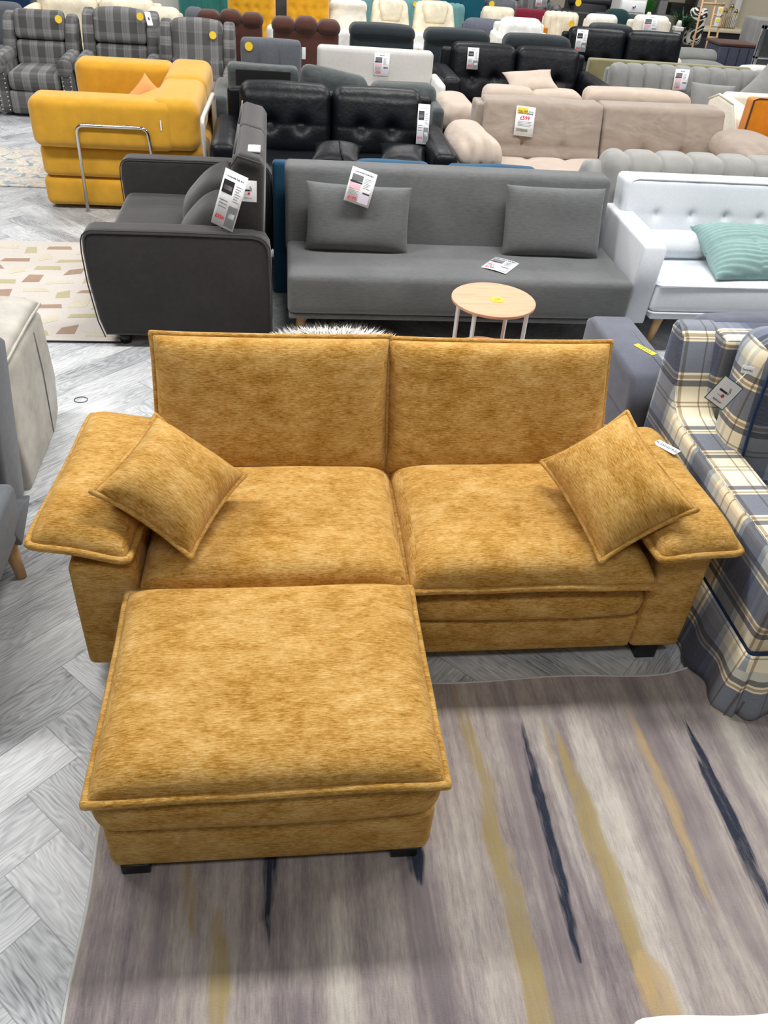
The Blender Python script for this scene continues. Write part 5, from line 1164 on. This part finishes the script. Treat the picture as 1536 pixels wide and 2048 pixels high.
# ------------------------------------------------------------ middle top: assorted seats
gb = seat_unit('rounded_armchair', 'blue grey suede armchair with rounded top behind slate recliners', 'armchair', 2.18, 2.765, 10.8, 11.1, 0.812, 'bluegrey', n=1, style='plain', arms=False, bt=0.2, cush_r=0.09)
wc_ = seat_unit('cream_recliner', 'large cream white fabric recliner above third slate recliner', 'recliner', 2.34, 2.98, 9.75, 10.25, 0.935, 'whitel', n=1, style='plain', arms=True, arm_w=0.07, arm_z=0.80, bt=0.2, cush_r=0.09)
gch = seat_unit('grey_channel_chair', 'dark grey channel back armchair with round sticker before petrol headboard', 'armchair', 2.75, 3.176, 12.2, 12.6, 0.875, 'midgrey', n=1, style='vchannel', arms=False, bt=0.14)
starburst(TR(2.83 - 2.963, 0.24, 0.83) @ RX(86), 0.04, gch)
crs = seat_unit('cream_armchair', 'cream leather armchair left of maroon armchair', 'armchair', 2.57, 2.995, 11.5, 11.9, 0.86, 'cream', n=1, style='plain', arms=False, bt=0.16, cush_r=0.05)
mrs = seat_unit('maroon_armchair', 'maroon fabric armchair between two cream armchairs', 'armchair', 3.0, 3.54, 11.5, 11.9, 0.86, 'maroon', n=1, style='plain', arms=False, bt=0.16, cush_r=0.03)
b = MB(); b.rb(2.75, 3.15, 10.7, 10.95, 0.4, 0.80, 0.02, 2); bo_ = MB()
ort = thing('orange_stool', 'orange fabric stool in front of maroon armchair', 'stool', (2.95, 10.8, 0)); b.build('cushion', 'orange', ort); MB().rb(2.8, 3.1, 10.75, 10.9, 0, 0.4, 0.02, 1).build('base', 'darkwood', ort)
cpl = seat_unit('pleated_armchair', 'cream leather armchair with pleated back and yellow sticker right of maroon armchair', 'armchair', 3.19, 3.62, 10.75, 11.2, 0.925, 'cream', n=1, style='vchannel', arms=False, bt=0.16, cush_r=0.05)
starburst(TR(3.48 - 3.405, 10.90 - 10.75, 0.83) @ RX(86), 0.04, cpl)
b = MB(); b.rb(3.22, 3.5, 10.0, 10.5, 0.42, 0.47, 0.02, 3)
wsw = seat_unit('swivel_chair', 'cream white swivel chair behind black sofa with strap', 'chair', 3.63, 4.03, 10.55, 10.95, 0.95, 'cream2', n=1, style='plain', arms=False, bt=0.14, cush_r=0.08)
gbk = MB(); gbk.rb(3.56, 4.04, 11.95, 12.05, 0.0, 0.857, 0.02, 2); tag(gbk.build('grey_headboard', 'dark'), 'dark grey headboard between pleated armchair and swivel chair', 'headboard')
stp = seat_unit('striped_recliner', 'black and grey striped recliner under pale green leaflet', 'recliner', 3.15, 3.86, 12.6, 13.1, 1.0, 'gplaid', n=1, style='plain3', arms=True, arm_w=0.14, arm_z=0.85, bt=0.2, headroll=0.15)
card(TR(3.52, 12.5, 0.93) @ RX(82), 0.16, 0.2, "pale leaflet on striped recliner at top", "Recliner", "£299", "strip")
dks = seat_unit('charcoal_recliner', 'charcoal fabric recliner with round yellow sticker right of striped recliner', 'recliner', 3.92, 4.72, 12.45, 13.0, 0.97, 'dark', n=1, style='plain', arms=True, arm_w=0.14, arm_z=0.8, bt=0.2, headroll=0.12)
starburst(TR(4.05 - 4.32, 12.55 - 12.45, 0.905) @ RX(86), 0.045, dks)
str2 = seat_unit('striped_armchair', 'navy and grey striped armchair behind grey channel back chair', 'armchair', 2.72, 3.12, 12.9, 13.3, 0.997, 'gplaid', n=1, style='plain', arms=False, bt=0.2)
dkt = seat_unit('green_armchair', 'dark green velvet armchair with rounded back below white bedside cabinet', 'armchair', 4.05, 4.62, 11.35, 11.9, 0.93, 'dkteal', n=1, style='plain', arms=True, arm_w=0.12, arm_z=0.88, bt=0.25, cush_r=0.09)
wc = thing('white_cabinet', 'small white bedside cabinet with round knob standing behind dark green armchair', 'cabinet', (4.64, 12.1, 0))
MB().rb(4.46, 4.82, 12.05, 12.4, 0.0, 1.15, 0.01, 1).build('body', 'wallw', wc)
dr_ = MB().rb(4.475, 4.805, 12.035, 12.05, 0.885, 1.01, 0.006, 2, puff=(0, 0.006, 0)).build('drawer', 'paper', wc)
b = MB(); b.tube([(4.64, 12.035, 0.95), (4.64, 12.005, 0.95)], 0.016, False, 12, r1=0.02); k_ = b.build('knob', 'chrome', dr_); k_.data.transform(Matrix.Translation(-Vector(wc.location)))
def post(x, y, zt, label):
    r_ = thing('bed_post', label, 'bed post', (x, y, 0)); b = MB(); b.rb(x - 0.04, x + 0.04, y - 0.04, y + 0.04, 0, zt - 0.12, 0.006, 1); b.build('shaft', 'wallw', r_)
    b = MB(); b.rb(x - 0.06, x + 0.06, y - 0.06, y + 0.06, zt - 0.12, zt - 0.07, 0.01, 1); b.build('collar', 'wallw', r_)
    b = MB(); b.tube([(x, y, zt - 0.07), (x, y, zt - 0.02), (x, y, zt)], 0.04, False, 16, r1=0.02); b.build('finial', 'wallw', r_)
post(4.88, 12.05, 0.90, 'white turned bed post right of dark green armchair'); post(5.33, 12.05, 0.83, 'white turned bed post behind cream boucle tub chair')
cb = seat_unit('boucle_armchair', 'cream boucle armchair with white price leaflet in front of the leaning ladder', 'armchair', 3.93, 4.56, 9.95, 10.45, 1.02, 'whiteboucle', n=1, style='plain', arms=True, arm_w=0.10, arm_z=0.66, bt=0.14, lean=0.10, cush_r=0.06)
card(TR(4.20, 10.245, 0.935) @ RX(80), 0.17, 0.2, 'white price leaflet on cream boucle armchair', 'Armchair', '£99')

# ------------------------------------------------------------ left background
cch = seat_unit('cream_sofa', 'cream leather sofa directly behind left and middle plaid wing armchairs', 'sofa', -2.62, -1.20, 9.9, 10.5, 0.86, 'cream', n=2, style='plain', arms=True, arm_w=0.12, arm_z=0.75, bt=0.22, cush_r=0.09, wr=0.008)
cb2 = seat_unit('cream_armchair', 'cream leather armchair with puffy arm behind right plaid wing armchair', 'armchair', -1.35, -0.98, 9.5, 9.88, 0.86, 'cream', n=1, style='plain', arms=False, bt=0.2, cush_r=0.09, wr=0.01)
gsm = seat_unit('pale_grey_armchair', 'pale grey armchair peeking above right plaid wing armchair', 'armchair', -0.97, -0.76, 9.65, 10.0, 0.86, 'midgrey', n=1, style='plain', arms=False, bt=0.16, cush_r=0.09)
nv = MB(); nv.rb(-3.2, -2.62, 10.4, 10.55, 0.0, 0.95, 0.02, 2); tag(nv.build('navy_headboard', 'navy'), 'navy headboard at top left corner behind cream sofa', 'headboard')
gcu = seat_unit('curved_armchair', 'grey curved back armchair at top left corner behind left plaid wing armchair', 'armchair', -3.2, -2.58, 9.6, 10.0, 0.80, 'midgrey', n=1, style='plain', arms=False, bt=0.16, cush_r=0.09)
whb = MB(); whb.rb(-2.0, -1.05, 11.2, 11.35, 0, 1.05, 0.03, 2); tag(whb.build('white_headboard', 'whitegrey'), 'white headboard behind cream sofa left of teal channel armchair', 'headboard')

# ------------------------------------------------------------ right background: ladder, plants, shelf, clutter
ld = thing('wooden_ladder', 'light wooden display ladder leaning at upper right', 'ladder', (5.8, 12.0, 0))
for a, c in (((5.60, 12.0, 0.0), (5.59, 12.1, 1.25)), ((5.81, 12.0, 0.0), (5.78, 12.1, 1.08)), ((5.94, 12.0, 0.0), (5.90, 12.1, 1.06))):
    b = MB(); b.tube([a, c], 0.014, False, 8); b.build('rail', 'ladderwood', ld)
for z in (0.40, 0.53, 0.66, 0.79, 0.92): 
    b = MB(); b.tube([(5.795, 12.0 + z * 0.08, z), (5.925, 12.0 + z * 0.08, z)], 0.011, False, 8); b.build('rung', 'ladderwood', ld)
b = MB(); b.tube([(5.59, 12.09, 1.04), (5.91, 12.09, 1.04)], 0.014, False, 8); b.build('rung', 'ladderwood', ld)
for z, nm in ((0.96, 'upper'), (0.84, 'lower')):
    b = MB(); b.rb(5.81, 5.875, 12.03, 12.034, z - 0.05, z + 0.055, 0.001, 1); o = b.build('hang_tag', 'paper'); tag(o, nm + ' white and yellow paper tag hanging on the wooden ladder', 'tag')
    b = MB(); b.disc((0, 0, 0), 0.024, 0.001, 20, 0.0003); k_ = b.build('print', 'label', o); k_.matrix_local = TR(5.845, 12.027, z + 0.02) @ RX(90)
def palm(x, y, z0, n, l, mat, label, seed, up=0.6, name='potted_palm'):
    rs = np.random.RandomState(seed); V = []; F = []; r_ = thing(name, label, 'plant', (x, y, 0))
    for i in range(n):
        a = rs.rand() * 6.283; e = up + rs.rand() * 0.6; L_ = l * (0.6 + rs.rand() * 0.5); w_ = l * 0.022; px, py = -math.sin(a), math.cos(a); k = len(V)
        for j in range(6):
            t_ = j / 5; rr_ = L_ * t_ * math.cos(e); zz_ = L_ * t_ * math.sin(e) - L_ * 0.55 * t_ * t_ * math.cos(e); ww = w_ * math.sin(PI * min(1, t_ + 0.12)) + 0.001
            V += [(x + rr_ * math.cos(a) - px * ww, y + rr_ * math.sin(a) - py * ww, z0 + zz_), (x + rr_ * math.cos(a) + px * ww, y + rr_ * math.sin(a) + py * ww, z0 + zz_)]
        for j in range(5): F.append((k + 2 * j, k + 2 * j + 1, k + 2 * j + 3, k + 2 * j + 2))
    b = MB(); b.add(V, F); b.build('foliage', mat, r_); b = MB(); b.cyl((x, y, 0), (x, y, z0 * 0.5), 0.09, 0.12, 20); b.build('pot', 'darkwood', r_); b = MB(); b.tube([(x, y, z0 * 0.4), (x, y, z0)], 0.015); b.build('stem', 'leaf', r_)
palm(5.05, 12.6, 0.72, 260, 0.42, 'grass', 'bright green grassy plant right of white bedside cabinet', 3, 1.1, 'grass_plant')
palm(5.50, 12.35, 0.70, 150, 0.40, 'leaf', 'dark green palm plant behind the wooden ladder', 5, 0.5)
sh = thing('metal_shelf', 'dark metal shelf rack of boxes at top right behind the plants', 'shelf', (5.7, 13.6, 0))
for x in (5.25, 6.15): b = MB(); b.rb(x, x + 0.03, 13.5, 13.9, 0, 1.5, 0.004, 1); b.build('upright', 'dark', sh)
for z in (0.45, 0.72, 0.98): b = MB(); b.rb(5.25, 6.18, 13.5, 13.9, z, z + 0.02, 0.004, 1); b.build('shelf_board', 'greyprint', sh)
for x, w_, z, h_, mt_, lb_ in ((5.32, 0.25, 0.74, 0.16, 'dark', 'dark box on left of metal shelf middle level'), (5.62, 0.12, 0.74, 0.2, 'velvet', 'tall grey box in middle of metal shelf'), (5.80, 0.28, 0.74, 0.15, 'blackp', 'black box on right of metal shelf middle level'), (5.35, 0.3, 0.47, 0.17, 'midgrey', 'grey box on metal shelf lower level'), (5.35, 0.2, 1.0, 0.2, 'midgrey', 'grey box on metal shelf top left'), (5.85, 0.25, 1.0, 0.2, 'whitel', 'white box on metal shelf top right')):
    b = MB(); b.rb(x, x + w_, 13.55, 13.8, z, z + h_, 0.006, 1); tag(b.build('storage_box', mt_), lb_, 'box', 'boxes on the metal shelf')
zb = MB(); zb.rb(5.66, 5.90, 12.45, 12.60, 0.5, 0.95, 0.06, 8, wr=0.02); zt_ = NT('zebra_stripe_fabric'); zc = zt_.ramp(zt_.math('FRACT', zt_.math('MULTIPLY', zt_.math('ADD', zt_.noise(zt_.obj(), 4, 2, 0.5, 1.0), zt_.n('ShaderNodeSeparateXYZ').outputs[0]), 7.0)), [(0, srgb(228, 224, 216)), (0.5, srgb(30, 30, 30))], 'CONSTANT'); zm = zt_.fin(zc, 0.8)
tag(zb.build('striped_throw', zm), 'black and white zebra striped throw bundle behind the wooden ladder', 'throw')
sd_ = thing('side_board', 'cream sideboard table with ornaments against cream wall at right', 'sideboard', (6.5, 13.2, 0))
MB().rb(5.95, 6.85, 13.0, 13.4, 0.62, 0.66, 0.008, 1).build('top', 'wallc', sd_); MB().rb(5.98, 6.82, 13.05, 13.38, 0.30, 0.62, 0.008, 1).build('body', 'dark', sd_)
for x in (6.0, 6.8): MB().cyl((x, 13.08, 0.3), (x, 13.08, 0), 0.02, 0.02, 10).build('leg', 'blackp', sd_)
for k, (x, h_) in enumerate(((6.50, 0.20), (6.58, 0.26), (6.66, 0.20))):
    lr = thing('brass_lantern', ('squat brass lantern left of the tall one on cream sideboard', 'tall brass lantern with finial in middle of cream sideboard', 'squat brass lantern right of the tall one on cream sideboard')[k], 'lantern', (x, 13.2, 0.66), 0, 'brass lanterns')
    for dx in (-0.025, 0.025):
        for dy in (-0.025, 0.025): b = MB(); b.tube([(x + dx, 13.2 + dy, 0.66), (x + dx, 13.2 + dy, 0.66 + h_)], 0.004, False, 6); b.build('frame_bar', 'gold', lr)
    b = MB(); b.tube([(x, 13.2, 0.66 + h_), (x, 13.2, 0.66 + h_ + 0.05)], 0.036, False, 12, r1=0.006); b.build('roof', 'gold', lr)
    b = MB(); b.rb(x - 0.035, x + 0.035, 13.165, 13.235, 0.66, 0.67, 0.002, 1); b.build('base', 'gold', lr)
b = MB(); b.rb(5.92, 6.15, 13.05, 13.2, 0.662, 0.72, 0.02, 5, wr=0.01); tag(b.build('folded_cloth', 'paper'), 'crumpled white cloth on left end of cream sideboard', 'cloth')
b = MB(); b.rb(6.3, 8.2, 14.0, 14.15, 0, 2.2, 0.01, 1); wallp = b.build('wall_right', 'wallc'); struct(wallp)
b = MB(); b.rb(6.92, 7.02, 13.8, 13.99, 0, 2.2, 0.01, 1); struct(b.build('trim_1', 'wallw'))
ctn = thing('storage_tub', 'slate blue plastic storage tub with brown lid behind silver channel sofa', 'storage tub', (5.95, 11.4, 0))
MB().rb(5.62, 6.12, 11.3, 11.7, 0.25, 0.66, 0.02, 2).build('body', 'bin', ctn); MB().rb(5.60, 6.14, 11.28, 11.72, 0.66, 0.69, 0.01, 1).build('lid', 'brown', ctn); MB().rb(5.64, 6.10, 11.32, 11.68, 0.0, 0.25, 0.02, 2).build('lower_body', 'bin', ctn)
for x in (5.75, 5.9, 6.03): b = MB(); b.rb(x - 0.006, x + 0.006, 11.294, 11.3, 0.3, 0.64, 0.001, 1); b.build('rib', 'dark', ctn)
gbn = seat_unit('pale_grey_ottoman', 'pale grey fabric bench with stacked cushion beside the wooden ladder foot', 'bench', 5.0, 5.55, 10.8, 11.3, 0.62, 'velvet', seat_z=0.5, n=1, arms=False, bt=0.16)
wmc = thing('moulded_chair', 'white moulded plastic chair with yellow sticker at right edge', 'chair', (5.2, 9.4, 0))
b = MB(); b.rb(4.93, 5.5, 9.3, 9.40, 0.42, 0.735, 0.045, 8, puff=(0.02, 0.01, 0), arc=3); P = b.V[0]; P[:, 2] -= ((P[:, 0] - 5.15) / 0.3) ** 2 * 0.03; b.build('backrest', 'whitel', wmc); MB().rb(4.95, 5.5, 9.40, 9.85, 0.40, 0.46, 0.02, 3).build('seat', 'whitel', wmc)
for x in (5.0, 5.42):
    for y in (9.42, 9.8): MB().cyl((x, y, 0.4), (x, y, 0), 0.016, 0.012, 10).build('leg', 'legwood', wmc)
starburst(TR(5.0 - 5.2, 9.288 - 9.4, 0.69) @ RX(88), 0.03, wmc, mat='label')
mf = thing('framed_mirror', 'silver framed dark mirror leaning at right edge', 'mirror', (5.9, 10.2, 0))
MB().rb(5.55, 6.3, 10.2, 10.23, 0.3, 1.0, 0.006, 1).build('glass', 'mirror', mf)
for q in ((5.53, 5.57, 0.28, 1.02), (6.28, 6.32, 0.28, 1.02), (5.53, 6.32, 0.28, 0.32), (5.53, 6.32, 0.98, 1.02), (5.53, 6.32, 0.68, 0.71)): MB().rb(q[0], q[1], 10.185, 10.24, q[2], q[3], 0.005, 1).build('frame', 'chrome', mf)
MB().rb(5.6, 6.2, 10.24, 10.4, 0, 0.3, 0.01, 1).build('stand', 'dark', mf)
wpk = MB(); wpk.rb(6.35, 6.75, 11.9, 12.3, 0.0, 0.92, 0.02, 10, wr=0.008, wf=8); tag(wpk.build('wrapped_carton', 'velvet2'), 'pale grey wrapped carton stack left of framed mirror at right edge', 'carton')
